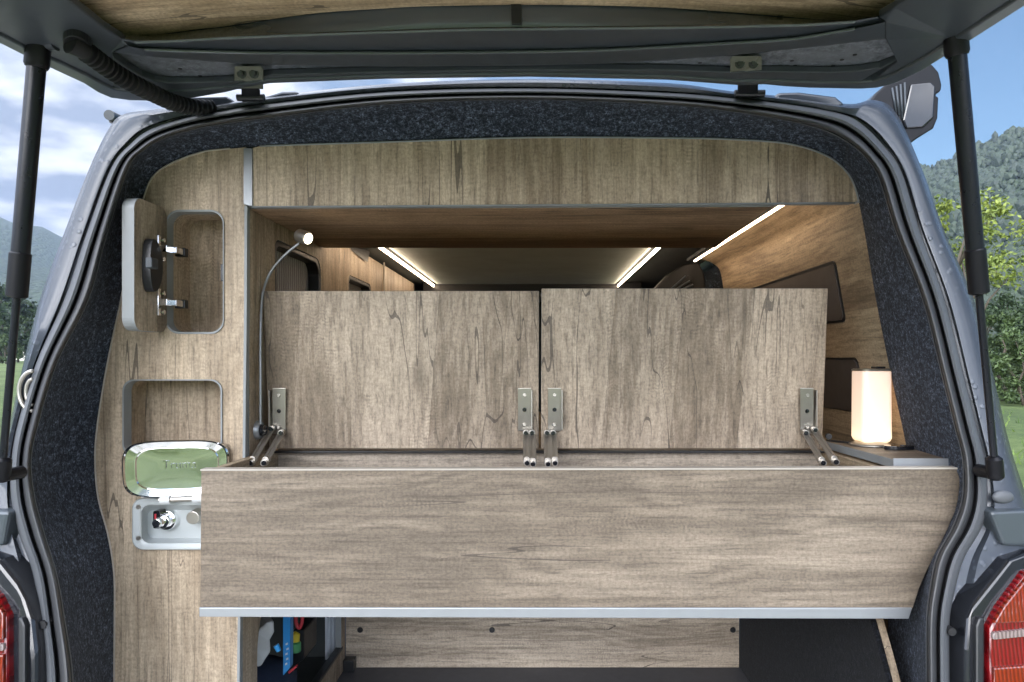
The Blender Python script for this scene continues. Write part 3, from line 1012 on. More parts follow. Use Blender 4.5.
# side panel of the cabinet with the big rounded cut-out low down; window further forward
XS = -0.541
cut = []
for a in range(0, 91, 6):
    t = math.radians(180 - a)
    cut.append((1.50 + 0.155 * math.cos(t), -0.585 + 0.155 * math.sin(t)))
for a in range(90, -1, -10):
    t = math.radians(a)
    cut.append((1.86 + 0.06 * math.cos(t), -0.49 + 0.06 * math.sin(t)))
cut += [(1.92, -0.812), (1.345, -0.812)]
side = [(CD + 0.019, 0.283), (CD + 0.019, -0.88), (1.955, -0.88), (1.955, -0.30), (1.415, -0.30), (1.415, 0.283)]
XL = -0.553
low = [W(XL, y, z) for y, z in [(CD + 0.019, -0.41), (CD + 0.019, -0.88), (1.955, -0.88), (1.955, -0.41)]]
slab('side_panel', [low, [W(XL, y, z) for y, z in cut]], (-0.016, 0, 0), [M['wood_z'], M['edge']], TC, bevel=0.0008)
# upper side with window opening
win = rrect(1.405, -0.05, 1.700, 0.252, (0.035, 0.02, 0.02, 0.02))
win2 = rrect(1.95, -0.05, 2.21, 0.247, 0.02)
up_out = [W(XS, y, z) for y, z in [(CD + 0.019, 0.335), (CD + 0.019, -0.41), (2.39, -0.41), (2.39, 0.335)]]
slab('side_panel', [up_out, [W(XS, y, z) for y, z in win], [W(XS, y, z) for y, z in win2]], (-0.016, 0, 0), [M['wood_z3'], M['edge']], TC, bevel=0.0008)
for wpts in (win, win2):
    cy = sum(p[0] for p in wpts) / len(wpts)
    cz = sum(p[1] for p in wpts) / len(wpts)
    inner = [((y - cy) * 0.93 + cy, (z - cz) * 0.92 + cz) for y, z in wpts]
    fr = slab('window', [[W(XS - 0.001, y, z) for y, z in [((y - cy) * 0.995 + cy, (z - cz) * 0.995 + cz) for y, z in wpts]], [W(XS - 0.001, y, z) for y, z in inner]], (-0.05, 0, 0), M['black'], TC, bevel=0.002)
    slab('pleated_blind', [W(XS - 0.028, y, z) for y, z in [((y - cy) * 0.94 + cy, (z - cz) * 0.93 + cz) for y, z in wpts]], (-0.004, 0, 0), M['shade'], fr, bevel=0)
# black plate drawn as the shaded gap below the ceiling, and the forward cupboard
px_slab('ceiling_gap_shade', [(350, 247), (370, 250), (367.5, 262), (352, 251)], [1.965, 2.16, 2.13, 1.98], 0.002, M['black'], TC, bevel=0)
box('cupboard_side', -0.565, XS + 0.004, 2.395, 2.96, -0.88, 0.335, M['wood_z'], TC)
px_slab('edge_strip', [(383.2, 250), (384.6, 250), (384.6, 292), (383.2, 292)], 2.385, 0.006, M['edge_brown'], TC, bevel=0)
# slim grey edge on the front panel's right side and light edge on its curved side
slab('edge_strip', [P(x, y, CD - 0.002) for x, y in ((244.2, 206), (247.2, 206), (246.8, 300), (245.2, 460), (241.4, 560), (240, 640), (238.6, 780), (236, 780), (237.2, 640), (238.8, 560), (242.4, 460), (243.8, 300))], (0, 0.012, 0), M['edge'], TC, bevel=0.0006)
bm = bmesh.new()
ed = [P(x, y, CD - 0.001) for x, y in edge]
bm_tube(bm, ed, 0.0016, 6)
bm_obj('edge_strip', bm, M['edge_brown'], TC, smooth=True)
# bottom rail inside the cut-out, dark strip on it
box('rail_strip', XL - 0.017, XL + 0.002, 1.35, 1.93, -0.815, -0.806, M['black'], TC)
box('cabinet_floor', -0.93, XL - 0.018, 1.30, 1.95, -0.86, -0.845, M['ceil_dark'], TC)
box('cabinet_back', -0.945, -0.93, 1.30, 1.95, -0.86, -0.42, M['ceil_dark'], TC)
box('cabinet_end', -0.93, XL - 0.018, 1.955, 1.975, -0.86, -0.42, M['ceil_dark'], TC)
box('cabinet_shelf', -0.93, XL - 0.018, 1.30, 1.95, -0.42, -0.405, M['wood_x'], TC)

# open flap on the upper niche
pts = rrect(1.153, 0.052, 1.255, 0.279, 0.021)
dr = slab('cabinet_door', [W(-0.682, y, z) for y, z in pts], (-0.021, 0, 0), [M['wood_z'], M['edge']], TC, bevel=0.002, seg=3)
lat = [(1.185 + 0.028 * math.cos(a) if math.cos(a) > 0 else 1.185 + 0.012 * math.cos(a), 0.166 + 0.046 * math.sin(a)) for a in [2 * math.pi * k / 28 for k in range(28)]]
lt = slab('latch', [W(-0.681, y, z) for y, z in lat], (0.015, 0, 0), M['black'], dr, bevel=0.004, seg=3)
box('latch_tongue', -0.667, -0.655, 1.158, 1.178, 0.158, 0.176, M['trim'], dr, bevel=0.002)
for z in (0.2015, 0.1055):
    bm = bmesh.new()
    bm_box(bm, -0.682, -0.679, 1.221, 1.230, z - 0.024, z + 0.024)
    bm_box(bm, -0.679, -0.664, 1.221, 1.236, z - 0.006, z + 0.006)
    bm_box(bm, -0.675, -0.655, 1.236, 1.262, z - 0.0055, z + 0.0055)
    for q in (-0.017, 0.017):
        disc(bm, W(-0.681, 1.236, z + q), (1, 0, 0), 0.0045, 0.0045, 0.005, 12)
    hg = bm_obj('door_hinge', bm, M['chrome'], dr, bevel=0.0008)
    box('hinge_cup', -0.672, -0.653, 1.262, 1.276, z - 0.008, z + 0.008, M['black'], dr)

# ------------------------------------------------------------------ shower socket
SH = thing('shower_socket', P(180, 550, CD), 'white shower socket with an open mirror-bright lid set low in the oak cabinet', 'shower socket')


def ring_loft(name, rings, mat, parent, cap=True, **kw):
    bm = bmesh.new()
    vr = [[bm.verts.new(p) for p in r] for r in rings]
    k = len(vr[0])
    for a, b in zip(vr, vr[1:]):
        for i in range(k):
            bm.faces.new((a[i], a[(i + 1) % k], b[(i + 1) % k], b[i]))
    if cap:
        bm.faces.new(vr[-1])
    o = bm_obj(name, bm, mat, parent, smooth=True, **kw)
    auto_smooth(o, 35)
    return o


cx, cy = 184, 524


def hs(f, fy, d, sh=0):
    return [P(cx + sh + (x - cx) * f, cy + (y - cy) * fy, d) for x, y in rrect(132, 498, 236, 550, 11)]


ring_loft('housing', [hs(1, 1, CD), hs(1, 1, CD - 0.010), hs(0.985, 0.97, CD - 0.013), hs(0.86, 0.86, CD - 0.013), hs(0.82, 0.74, CD - 0.010), hs(0.77, 0.66, CD + 0.012), hs(0.70, 0.54, CD + 0.022)], M['grey_bowl'], SH)
for (x, y) in ((138.5, 507), (138.5, 538)):
    bm = bmesh.new()
    disc(bm, P(x, y, CD - 0.0128), (0, -1, 0), 0.0045, 0.004, 0.002, 14)
    bm_obj('screw', bm, M['steel'], SH)
bm = bmesh.new()
c = P(170, 519, CD + 0.024)
disc(bm, c, (0, -1, 0), 0.019, 0.018, 0.014, 28)
disc(bm, c + Vector((0, -0.014, 0)), (0, -1, 0), 0.013, 0.012, 0.012, 24)
disc(bm, c + Vector((-0.006, -0.026, 0)), (0, -1, 0), 0.010, 0.008, 0.010, 20)
bm_obj('tap', bm, M['chrome'], SH, bevel=0.001)
bm = bmesh.new()
c = P(199, 515, CD + 0.02)
disc(bm, c, (0, -1, 0), 0.014, 0.012, 0.024, 20)
bm_obj('hose_connector', bm, M['steel'], SH, bevel=0.001)
px_slab('tap_handle', rrect(153, 511, 160, 528.5, 1.5, 3), CD - 0.004, 0.02, M['gloss_black'], SH, bevel=0.001)
px_slab('red_mark', [(154.5, 514), (156, 514), (156, 523), (154.5, 523)], CD - 0.0055, 0.002, M['red'], SH, bevel=0)
# lid: rounded plate leaning out at the top, polished inside with a raised ring
A0, B0 = P(177, 497, 1.236), P(177, 440, 1.2300)
upv = (B0 - A0)
hh = upv.length
upv = upv.normalized()
uh = Vector((0.975, 0.20, 0)).normalized()
nv = uh.cross(upv).normalized()
if nv.y > 0:
    nv = -nv


def lidp(u, v, w=0.0):
    return A0 + uh * u + upv * v + nv * w


LW = 0.0885


def lring(f, w, sq=1.0):
    out = []
    for k in range(56):
        a = 2 * math.pi * k / 56
        ca, sa = math.cos(a), math.sin(a)
        ex = 0.5
        x = math.copysign(abs(ca) ** ex, ca) * LW * f
        y = math.copysign(abs(sa) ** ex, sa) * hh * 0.5 * (f * sq)
        out.append(lidp(x * (1 + 0.03 * y / hh), hh * 0.5 + y, w))
    return out


lid = ring_loft('lid', [lring(0.98, -0.006), lring(1.0, -0.003), lring(1.0, 0.004), lring(0.975, 0.006), lring(0.95, 0.003), lring(0.80, 0.001, 0.94), lring(0.785, 0.004, 0.94), lring(0.765, 0.004, 0.94), lring(0.75, 0.0, 0.94), lring(0.4, -0.0015, 0.9)], M['chrome'], SH)
ring_loft('lid_back', [lring(0.97, -0.007), lring(0.4, -0.010)], M['white'], SH)
bm = bmesh.new()
bm_tube(bm, [lidp(-0.028, -0.003, 0.004), lidp(0.046, -0.003, 0.004)], 0.005, 12)
bm_obj('hinge_pin', bm, M['steel'], SH)
for u in (-0.026, 0.028):
    bm = bmesh.new()
    bm_tube(bm, [lidp(u, -0.003, 0.005), lidp(u + 0.016, -0.003, 0.005)], 0.0075, 12)
    bm_obj('hinge_barrel', bm, M['white'], SH)
cu = bpy.data.curves.new('lid_lettering', 'FONT')
cu.body = 'Truma'
cu.size = 0.021
cu.extrude = 0.0002
cu.align_x = 'CENTER'
tx = bpy.data.objects.new('tmp', cu)
col.objects.link(tx)
dg = bpy.context.evaluated_depsgraph_get()
me = bpy.data.meshes.new_from_object(tx.evaluated_get(dg))
bpy.data.objects.remove(tx)
Rm = Matrix((uh, upv, nv)).transposed().to_4x4()
me.transform(Matrix.Translation(lidp(0.003, hh * 0.5, 0.0005)) @ Rm)
finish('lid_lettering', me, M['chrome'], SH)

# ------------------------------------------------------------------ overhead cabinet
OC = thing('overhead_cabinet', W(0, 1.5, 0.284), 'oak overhead cabinet with a curved upper edge spanning the top of the rear opening', 'cabinet')
top = [CA[i] for i in range(16 * 6 - 2, 25 * 6 + 1)]
fp = [P(252.5, 148, CD)] + [P(x, y, CD) for x, y in top if x > 256] + [P(860, 200, CD), P(852, 202.8, CD), P(252.5, 207, CD)]
slab('front_panel', fp, (0, 0.018, 0), [M['wood_z3'], M['edge']], OC, bevel=0.0008)
bm = bmesh.new()
bm_tube(bm, [P(x, y, CD - 0.001) for x, y in top if x > 252], 0.0017, 6)
bm_obj('edge_strip', bm, M['edge'], OC, smooth=True)
bm = bmesh.new()
bm_tube(bm, [P(252, 207, CD - 0.001), P(855, 203, CD - 0.001)], 0.0016, 6)
bm_obj('edge_strip', bm, M['edge'], OC, smooth=True)
px_slab('corner_strip', [(243.5, 148), (252.2, 148), (252.2, 206.5), (243.5, 204.5)], CD - 0.004, 0.02, M['alu'], OC)
bm = bmesh.new()
zb = 0.2845
lp = [W(-0.540, CD + 0.0185, zb), W(0.436, CD + 0.0185, zb + 0.004), W(0.446, 1.718, zb), W(-0.540, 1.718, zb)]
slab('bottom_panel', lp, (0, 0, 0.018), [M['wood_x3'], M['edge']], OC, bevel=0.0008)
box('rear_panel', -0.539, 0.46, 1.700, 1.716, zb + 0.019, 0.344, M['wood_x3'], OC)

# ------------------------------------------------------------------ side wall on the right
PROF = [(0.538, 0.343), (0.560, 0.338), (0.588, 0.326), (0.611, 0.300), (0.627, 0.210), (0.643, 0.116), (0.674, -0.036), (0.700, -0.15), (0.722, -0.25), (0.745, -0.40), (0.752, -0.60), (0.752, -0.88)]


def prof(z):
    for (x0, z0), (x1, z1) in zip(PROF, PROF[1:]):
        if z1 <= z <= z0:
            return x0 + (x1 - x0) * (z0 - z) / (z0 - z1)
    return PROF[0][0] if z > PROF[0][1] else PROF[-1][0]


WP = thing('wall_panel', W(0.7, 1.8, -0.88), 'curved oak wall lining on the right of the van with dark blinds and a light strip', 'wall lining')
pz = spline(PROF, 5)
rows = [[W(x, d, z) for x, z in pz] for d in (1.285, 1.6, 2.0, 2.29)]
rows += [[W(x + 0.012, d, z) for x, z in pz] for d in (2.29, 1.285)]
loft('oak_lining', rows, M['wood_y'], WP, closed=True, sharp=50)


def wall_patch(name, y0, y1, z0, z1, r, off, th, mat, par):
    pts = rrect(y0, z0, y1, z1, r)
    return slab(name, [W(prof(z) - off, y, z) for y, z in pts], (th, 0, 0), mat, par, bevel=0)


bl = wall_patch('window_blind', 1.442, 2.20, 0.088, 0.205, 0.012, 0.004, 0.003, M['shade_brown'], WP)
wall_patch('recess_shadow', 1.437, 2.205, 0.083, 0.2125, 0.014, 0.002, 0.0015, M['black'], bl)  # black border painted as the shadow inside the blind's recess
bl = wall_patch('window_blind', 1.425, 2.20, -0.108, 0.002, 0.012, 0.004, 0.003, M['shade_brown'], WP)
wall_patch('recess_shadow', 1.421, 2.205, -0.112, 0.0075, 0.014, 0.002, 0.0015, M['black'], bl)  # lower recess shadow, likewise painted as a black border
box('light_strip', 0.522, 0.5275, 1.40, 2.285, 0.3325, 0.3415, M['led'], WP, bevel=0.001)
box('light_profile', 0.498, 0.518, 1.33, 2.285, 0.334, 0.344, M['trim'], WP, bevel=0.001)
bm = bmesh.new()
disc(bm, P(828, 436, 1.40), (-0.2, -1, 0), 0.006, 0.006, 0.01, 14)
bm_obj('socket_hole', bm, M['black'], WP)

# ------------------------------------------------------------------ ceiling panel with two light strips
CP = thing('ceiling_panel', W(-0.05, 2.3, 0.345), 'dark metallic ceiling panel edged by two warm light strips', 'ceiling panel')
box('centre_panel', -0.440, 0.335, 1.60, 2.965, 0.334, 0.3445, M['ceil_metal'], CP)
box('light_strip', -0.4545, -0.4500, 1.60, 2.96, 0.321, 0.331, M['led'], CP, bevel=0.001)
box('light_strip', 0.3445, 0.3490, 1.60, 2.96, 0.321, 0.331, M['led'], CP, bevel=0.001)
box('edge_profile', 0.353, 0.362, 1.60, 2.96, 0.331, 0.3445, M['trim'], CP, bevel=0.001)

# ------------------------------------------------------------------ storage box
SX = thing('storage_box', W(0.05, 1.26, -0.41), 'wide oak storage box across the rear opening with both its lids propped open', 'storage box')
BD = 1.10
fr = [(201, 470)] + [(960.5, 468.3), (959.5, 494), (955, 512), (947, 531), (937, 551), (928, 569), (919.5, 588), (913, 608.5)] + [(200, 608)]
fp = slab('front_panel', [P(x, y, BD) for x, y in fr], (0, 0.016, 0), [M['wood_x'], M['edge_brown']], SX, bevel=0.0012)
px_slab('edge_strip', [(199, 607.7), (912.5, 608), (909, 619), (199, 617)], BD - 0.003, 0.022, M['alu'], fp)
px_slab('edge_strip', [(200.4, 469.2), (960.7, 467.6), (960.7, 469.2), (200.4, 470.8)], BD - 0.0015, 0.019, M['edge_brown'], fp, bevel=0)
zt = -0.176
box('back_panel', -0.538, 0.575, 1.385, 1.401, -0.41, -0.1795, M['wood_x2'], SX)
box('hinge_gap_shade', -0.536, 0.573, 1.3635, 1.3845, -0.184, -0.1805, M['black'], SX)  # black strip painted as the shade in the hinge gap under the lids
box('side_panel', -0.5425, -0.527, BD + 0.0165, 1.424, -0.41, zt - 0.002, M['wood_y'], SX)
box('side_panel', 0.578, 0.593, BD + 0.0165, 1.424, -0.41, -0.181, M['wood_y'], SX)
box('bottom_panel', -0.526, 0.577, BD + 0.0165, 1.424, -0.408, -0.396, M['wood_x2'], SX)


def lid_board(x0t, x1t, x0b, x1b, yt, yb, mat):
    dt, db = 1.332, 1.360
    pts = [P(x0t, yt, dt), P(x1t, yt, dt), P(x1b, yb, db), P(x0b, yb, db)]
    return slab('lid', pts, (0, 0.016, 0.001), [mat, M['edge']], SX, bevel=0.001)


lid_board(263, 539, 269, 538.5, 291, 448.5, M['wood_z2'])
lid_board(541.5, 828, 541.0, 822, 288.5, 448.5, M['wood_z'])


def lid_hinge(x, y0, y1, arms):
    """stay hinge: punched plate on the lid, two links down to the box"""
    w = 6.6
    c = P(x, y1, 1.348)
    h = px_slab('lid_hinge', [(x - w, y0), (x + w, y0), (x + w, y1), (x - w, y1)], [1.339, 1.339, 1.350, 1.350], 0.0025, M['steel'], SX, bevel=0.0008)
    box('plate_flange', c.x - 0.0155, c.x - 0.0135, 1.334, 1.350, c.z - CZ + 0.004, P(x, y0, 1.342).z - CZ - 0.004, M['steel'], h, bevel=0.0004) if arms[0][2] < arms[0][0] else \
        box('plate_flange', c.x + 0.0135, c.x + 0.0155, 1.334, 1.350, c.z - CZ + 0.004, P(x, y0, 1.342).z - CZ - 0.004, M['steel'], h, bevel=0.0004)
    for f in (0.16, 0.5, 0.85):
        bm = bmesh.new()
        disc(bm, P(x, y0 + (y1 - y0) * f, 1.3415 + 0.008 * f), (0, -1, 0), 0.0048, 0.0032, 0.003, 14)
        disc(bm, P(x, y0 + (y1 - y0) * f, 1.3385 + 0.008 * f), (0, -1, 0), 0.0018, 0.0018, 0.0007, 6)
        bm_obj('screw', bm, M['steel'] if f != 0.5 else M['gloss_black'], h)
    for (xa, ya, xb, yb) in arms:
        a, b = P(xa, ya, 1.334), P(xb, yb, 1.255)
        t = (b - a).normalized()
        sd = t.cross(Vector((0, 1, 0))).normalized()
        bm = bmesh.new()
        q = Vector((0, 0.006, 0))
        for off in (-0.0044, 0.0044):
            vs = [a + sd * (off - 0.0022), a + sd * (off + 0.0022), b + sd * (off + 0.0022), b + sd * (off - 0.0022)]
            bm_fill(bm, [vs], q)
        vs = [a - sd * 0.003, a + sd * 0.003, b + sd * 0.003, b - sd * 0.003]
        bm_fill(bm, [[v + Vector((0, 0.004, 0)) for v in vs]], q)
        for p in (a, b, a.lerp(b, 0.9)):
            disc(bm, p + Vector((0, -0.003, 0)), (0, 1, 0), 0.0062, 0.0062, 0.012, 14)
        bm_obj('link_arm', bm, M['steel'], h, bevel=0.0006)
    for (xa, ya, xb, yb) in arms:
        for c in (P(xa, ya, 1.328), P(xb, yb, 1.250)):
            bm = bmesh.new()
            disc(bm, c, (0, -1, 0), 0.0045, 0.0042, 0.003, 10)
            bm_obj('pivot', bm, M['gloss_black'], h)


lid_hinge(279, 388, 434, [(281, 433, 264, 463), (271, 429, 250.5, 463)])
lid_hinge(524.5, 388, 431, [(526, 433, 527, 463), (532, 433, 533, 464)])
lid_hinge(554.5, 388, 431, [(553, 433, 555, 463), (547, 433, 548, 464)])
lid_hinge(807, 388, 434, [(806, 433, 823, 463), (815, 430, 836, 462)])

# bed deck behind the lids
BK = thing('bed_deck', W(0, 1.7, -0.23), 'plain bed deck board lying behind the open lids of the oak box', 'bed deck')
box('deck_board', -0.535, 0.60, 1.445, 2.9, -0.235, -0.215, M['wood_x2'], BK)

# ------------------------------------------------------------------ partition under the bed
PT = thing('seat_partition', W(0, 1.96, -0.88), 'low oak partition with black screws standing on the cargo floor under the box', 'partition')
box('oak_panel', -0.551, 0.577, 1.957, 1.973, -0.879, -0.24, M['wood_x2'], PT)
for x in (360, 492, 733):
    bm = bmesh.new()
    disc(bm, P(x, 630, 1.9565), (0, -1, 0), 0.0085, 0.007, 0.003, 18)
    disc(bm, P(x, 630, 1.9535), (0, -1, 0), 0.003, 0.003, 0.0006, 6)
    bm_obj('screw', bm, M['black'], PT)
box('corner_block', -0.550, -0.520, 1.925, 1.956, -0.879, -0.845, M['black'], PT)

# ------------------------------------------------------------------ things stowed in the left cut-out
t = thing('water_tank', W(-0.70, 1.55, -0.845), 'pale grey moulded tank stowed in the low cut-out behind the oak side panel', 'tank')
bm = bmesh.new()
prf = [P(255, 676, 1.40), P(256, 655, 1.40), P(263, 640, 1.41), P(274, 630, 1.42), P(281, 628, 1.43), P(281.5, 640, 1.43), P(277, 648, 1.43), P(278, 660, 1.42), P(272, 669, 1.41), P(268, 676, 1.40)]
bm_fill(bm, [[p + Vector((0.02 - 0.05, 0.04, 0)) for p in prf]], Vector((-0.10, 0.16, 0)))
bm_obj('tank_body', bm, M['white'], t, bevel=0.006, seg=3)
tube('tank_tap', [P(276, 645, 1.40), P(279, 651, 1.40)], [0.006, 0.005], M['blue'], t, 10)
t = thing('blue_carton', P(288, 680, 1.52), 'narrow upright blue carton with white printing beside the grey tank', 'carton')
t2 = px_slab('carton_body', [(283, 600), (290.5, 600), (290, 668), (283, 676)], 1.53, 0.02, M['blue'], t, bevel=0.002)
bm = bmesh.new()
for (x, y) in ((286, 664), (287, 659), (286.4, 654), (287.4, 649), (286.6, 644)):
    bm_fill(bm, [[P(x - 1.1, y + 1.4, 1.5285), P(x + 1.3, y + 0.4, 1.5285), P(x + 1.0, y - 1.4, 1.5285), P(x - 0.9, y - 0.5, 1.5285)]], Vector((0, 0.0012, 0)))
bm_obj('printing', bm, M['white'], t)
t = thing('red_handle', P(299, 627, 1.62), 'red looped handle hanging in the dark cut-out beside the blue carton', 'handle')
tube('loop', spline([tuple(P(295.5, 610, 1.60)), tuple(P(296, 622, 1.60)), tuple(P(299, 628, 1.60)), tuple(P(302, 622, 1.60)), tuple(P(302.5, 610, 1.60))], 6), 0.0042, M['red'], t, 10)
t = thing('spray_bottle', P(296, 652, 1.62), 'small yellow and green bottle standing in the dark cut-out', 'bottle')
bc = P(295.8, 652, 1.64)
tube('bottle_body', [bc, bc + Vector((0, 0, 0.002)), bc + Vector((0, 0, 0.022)), bc + Vector((0, 0, 0.026))], [0.010, 0.012, 0.012, 0.008], M['green'], t, 14)
tube('bottle_cap', [bc + Vector((0, 0, 0.026)), bc + Vector((0, 0, 0.040)), bc + Vector((-0.003, -0.004, 0.046))], [0.009, 0.010, 0.006], M['yellow'], t, 12)
t = thing('tool_case', P(300, 660, 1.70), 'black case with a red clasp at the bottom of the dark cut-out', 'case')
px_slab('case_body', [(292, 630), (304, 630), (304, 660), (292, 668)], 1.70, 0.10, M['black'], t, bevel=0.005)
px_slab('clasp', [(288, 672), (295.5, 666), (296.5, 667.5), (289, 674)], 1.55, 0.01, M['red'], t, bevel=0)
t = thing('silver_sheet', P(333, 655, 1.93), 'upright silver sheet with grooves at the back of the cut-out', 'metal sheet')
bm = bmesh.new()
sh = [(326.5, 600, 1.93), (340.5, 600, 1.953), (340.5, 645, 1.953), (326.5, 660, 1.93)]
bm_fill(bm, [[P(*q) + Vector((-0.0, 0, 0)) for q in sh]], Vector((-0.004, 0.0, 0.0)))
for x in (329.5, 333.5, 337):
    bm_tube(bm, [P(x, 600, 1.93), P(x, 656 - (x - 327) * 1.0, 1.93)], 0.0025, 8)
bm_obj('sheet', bm, M['silver'], t)
t = thing('navy_bag', P(262, 680, 1.42), 'dark navy bag lying under the grey tank in the cut-out', 'bag')
bm = bmesh.new()
bmesh.ops.create_icosphere(bm, subdivisions=3, radius=1.0)
for v in bm.verts:
    v.co *= 1 + 0.15 * noise.noise(v.co * 2.5)
    v.co = Vector((v.co.x * 0.075, v.co.y * 0.12, v.co.z * 0.07)) + Vector((-0.66, 1.62, CZ - 0.785))
bm_obj('bag_body', bm, M['navy'], t, smooth=True)

# ------------------------------------------------------------------ shelf, lamp, phone on the right
SF = thing('side_shelf', W(0.65, 1.2, -0.18), 'small oak side shelf with an aluminium front edge to the right of the box', 'shelf')
zs = -0.1625
sh = [W(0.588, 1.132, zs), W(0.700, 1.132, zs), W(0.702, 1.20, zs), W(0.704, 1.30, zs), W(0.702, 1.385, zs), W(0.583, 1.385, zs)]
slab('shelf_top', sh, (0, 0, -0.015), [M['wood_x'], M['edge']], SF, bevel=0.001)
box('edge_strip', 0.5875, 0.701, 1.128, 1.1315, zs - 0.0165, zs + 0.0015, M['alu'], SF, bevel=0.0008)

LP = thing('table_lamp', W(0.642, 1.315, zs), 'lit frosted glass table lamp standing on the small shelf at the right', 'lamp')
lc = Vector((0.642, 1.315, CZ))


def sq_ring(r, z, q=0.32):
    out = []
    for k in range(40):
        a = 2 * math.pi * k / 40 + math.pi / 4
        ca, sa = math.cos(a), math.sin(a)
        out.append(lc + Vector((math.copysign(abs(ca) ** q, ca) * r, math.copysign(abs(sa) ** q, sa) * r, z)))
    return out


ring_loft('glass_shade', [sq_ring(0.020, zs + 0.004, 0.6), sq_ring(0.0265, zs + 0.010), sq_ring(0.0290, zs + 0.016), sq_ring(0.0282, zs + 0.142), sq_ring(0.0262, zs + 0.1445)], M['lamp_glow'], LP)
ring_loft('top_cap', [sq_ring(0.0290, zs + 0.1435), sq_ring(0.0292, zs + 0.1465), sq_ring(0.026, zs + 0.148)], M['steel'], LP)
bm = bmesh.new()
bm_box(bm, lc.x + 0.004, lc.x + 0.022, lc.y - 0.012, lc.y + 0.010, zs + 0.148, zs + 0.152)
bm_obj('switch', bm, M['gloss_black'], LP, bevel=0.001)
bm = bmesh.new()
bm_tube(bm, [W(0.642, 1.315, zs + 0.0005), W(0.642, 1.315, zs + 0.003), W(0.642, 1.315, zs + 0.006), W(0.642, 1.315, zs + 0.012)], [0.040, 0.040, 0.033, 0.020], 32)
bm_obj('lamp_foot', bm, M['steel'], LP, smooth=True)
tube('cable', spline([tuple(W(0.612, 1.33, zs + 0.003)), tuple(W(0.600, 1.345, zs + 0.003)), tuple(W(0.590, 1.36, zs + 0.003)), tuple(W(0.584, 1.38, zs + 0.003))], 5), 0.002, M['black'], LP, 8)

PH = thing('remote_control', W(0.66, 1.255, zs), 'small dark oval remote lying on the shelf in front of the lit lamp', 'remote')
bm = bmesh.new()
oc = W(0.662, 1.252, zs)
vals = [2 * math.pi * k / 28 for k in range(28)]
bm_fill(bm, [[oc + Vector((0.027 * math.cos(a), 0.015 * math.sin(a), 0.0006)) for a in vals]], Vector((0, 0, 0.007)))
rb = bm_obj('remote_body', bm, M['gloss_black'], PH, bevel=0.002, seg=3)
bm = bmesh.new()
disc(bm, oc + Vector((0.006, 0, 0.0075)), (0, 0, 1), 0.004, 0.004, 0.001, 14)
bm_obj('button', bm, M['trim'], PH)

# ------------------------------------------------------------------ reading light
RL = thing('reading_light', P(259, 430, 1.33), 'slim gooseneck reading light glowing above the left end of the box lids', 'reading light')
tube('gooseneck', spline([tuple(P(260.5, 424, 1.31)), tuple(P(260.5, 380, 1.31)), tuple(P(260.5, 335, 1.315)), tuple(P(262, 300, 1.325)), tuple(P(266, 282, 1.335)), tuple(P(274, 267, 1.34)), tuple(P(286, 254, 1.34)), tuple(P(299, 243.5, 1.34))], 8), 0.0027, M['alu'], RL, 12)
hc = P(303.5, 237, 1.335)
ax = Vector((0.75, -0.35, -0.28)).normalized()
tube('lamp_head', [hc - ax * 0.014, hc - ax * 0.012, hc + ax * 0.012, hc + ax * 0.013], [0.010, 0.0135, 0.0135, 0.0125], M['steel'], RL, 24)
tube('bulb_glass', [hc + ax * 0.0125, hc + ax * 0.0138], [0.0108, 0.0100], M['reading_glow'], RL, 24)
bc = P(250.5, 430, 1.315)
tube('wall_base', [bc, bc + Vector((0.004, 0, 0)), bc + Vector((0.020, -0.002, 0)), bc + Vector((0.022, -0.002, 0))], [0.019, 0.020, 0.017, 0.014], M['alu'], RL, 24)
tube('switch', [bc + Vector((0.022, -0.004, 0)), bc + Vector((0.030, -0.005, 0))], [0.011, 0.010], M['gloss_black'], RL, 16)

# ------------------------------------------------------------------ outdoors
def structure(o):
    o['kind'] = 'structure'
    return o


def ground_z(x, y):
    r = math.hypot(x, y)
    return 0.0 + 0.02 * max(0, r - 14) * min(1, r / 60) * (0.55 + 0.25 * math.sin(x * 0.01)) * (1 if r < 220 else 220 / r) if r > 14 else 0.0


bm = bmesh.new()
rs = [0, 1.2, 2.5, 4, 6, 9, 13, 18, 25, 35, 50, 70, 100, 140, 200, 280, 380, 520, 800, 1300, 2000, 2900]
NA = 96
grid = []
for r in rs:
    grid.append([bm.verts.new((r * math.cos(2 * math.pi * a / NA), r * math.sin(2 * math.pi * a / NA), ground_z(r * math.cos(2 * math.pi * a / NA), r * math.sin(2 * math.pi * a / NA)) + 0.04 * noise.noise(Vector((r * math.cos(2 * math.pi * a / NA) * 0.3, r * math.sin(2 * math.pi * a / NA) * 0.3, 0))) - 0.03)) for a in range(NA)])
for i in range(1, len(rs) - 1):
    for a in range(NA):
        bm.faces.new((grid[i][a], grid[i][(a + 1) % NA], grid[i + 1][(a + 1) % NA], grid[i + 1][a]))
bm.faces.new(grid[1])
for v in grid[0]:
    bm.verts.remove(v)
structure(bm_obj('meadow', bm, M['grass'], smooth=True))


# unseen pale ground, added to bounce light up under the tailgate
bm = bmesh.new()
trk = [bm.verts.new((-2.6 + 0.25 * noise.noise(Vector((q, 0, 1))), q, 0.022)) for q in [-1.6 + 0.32 * k for k in range(20)]]
trk2 = [bm.verts.new((2.5 + 0.25 * noise.noise(Vector((q, 0, 9))), q, 0.022)) for q in [-1.6 + 0.32 * k for k in range(20)]]
for k in range(19):
    bm.faces.new((trk[k], trk2[k], trk2[k + 1], trk[k + 1]))
gm = plain('bounce_gravel', (0.50, 0.47, 0.43), 0.9, 0, 0.25, 60, 0.6, 60)
structure(bm_obj('bounce_patch', bm, gm))

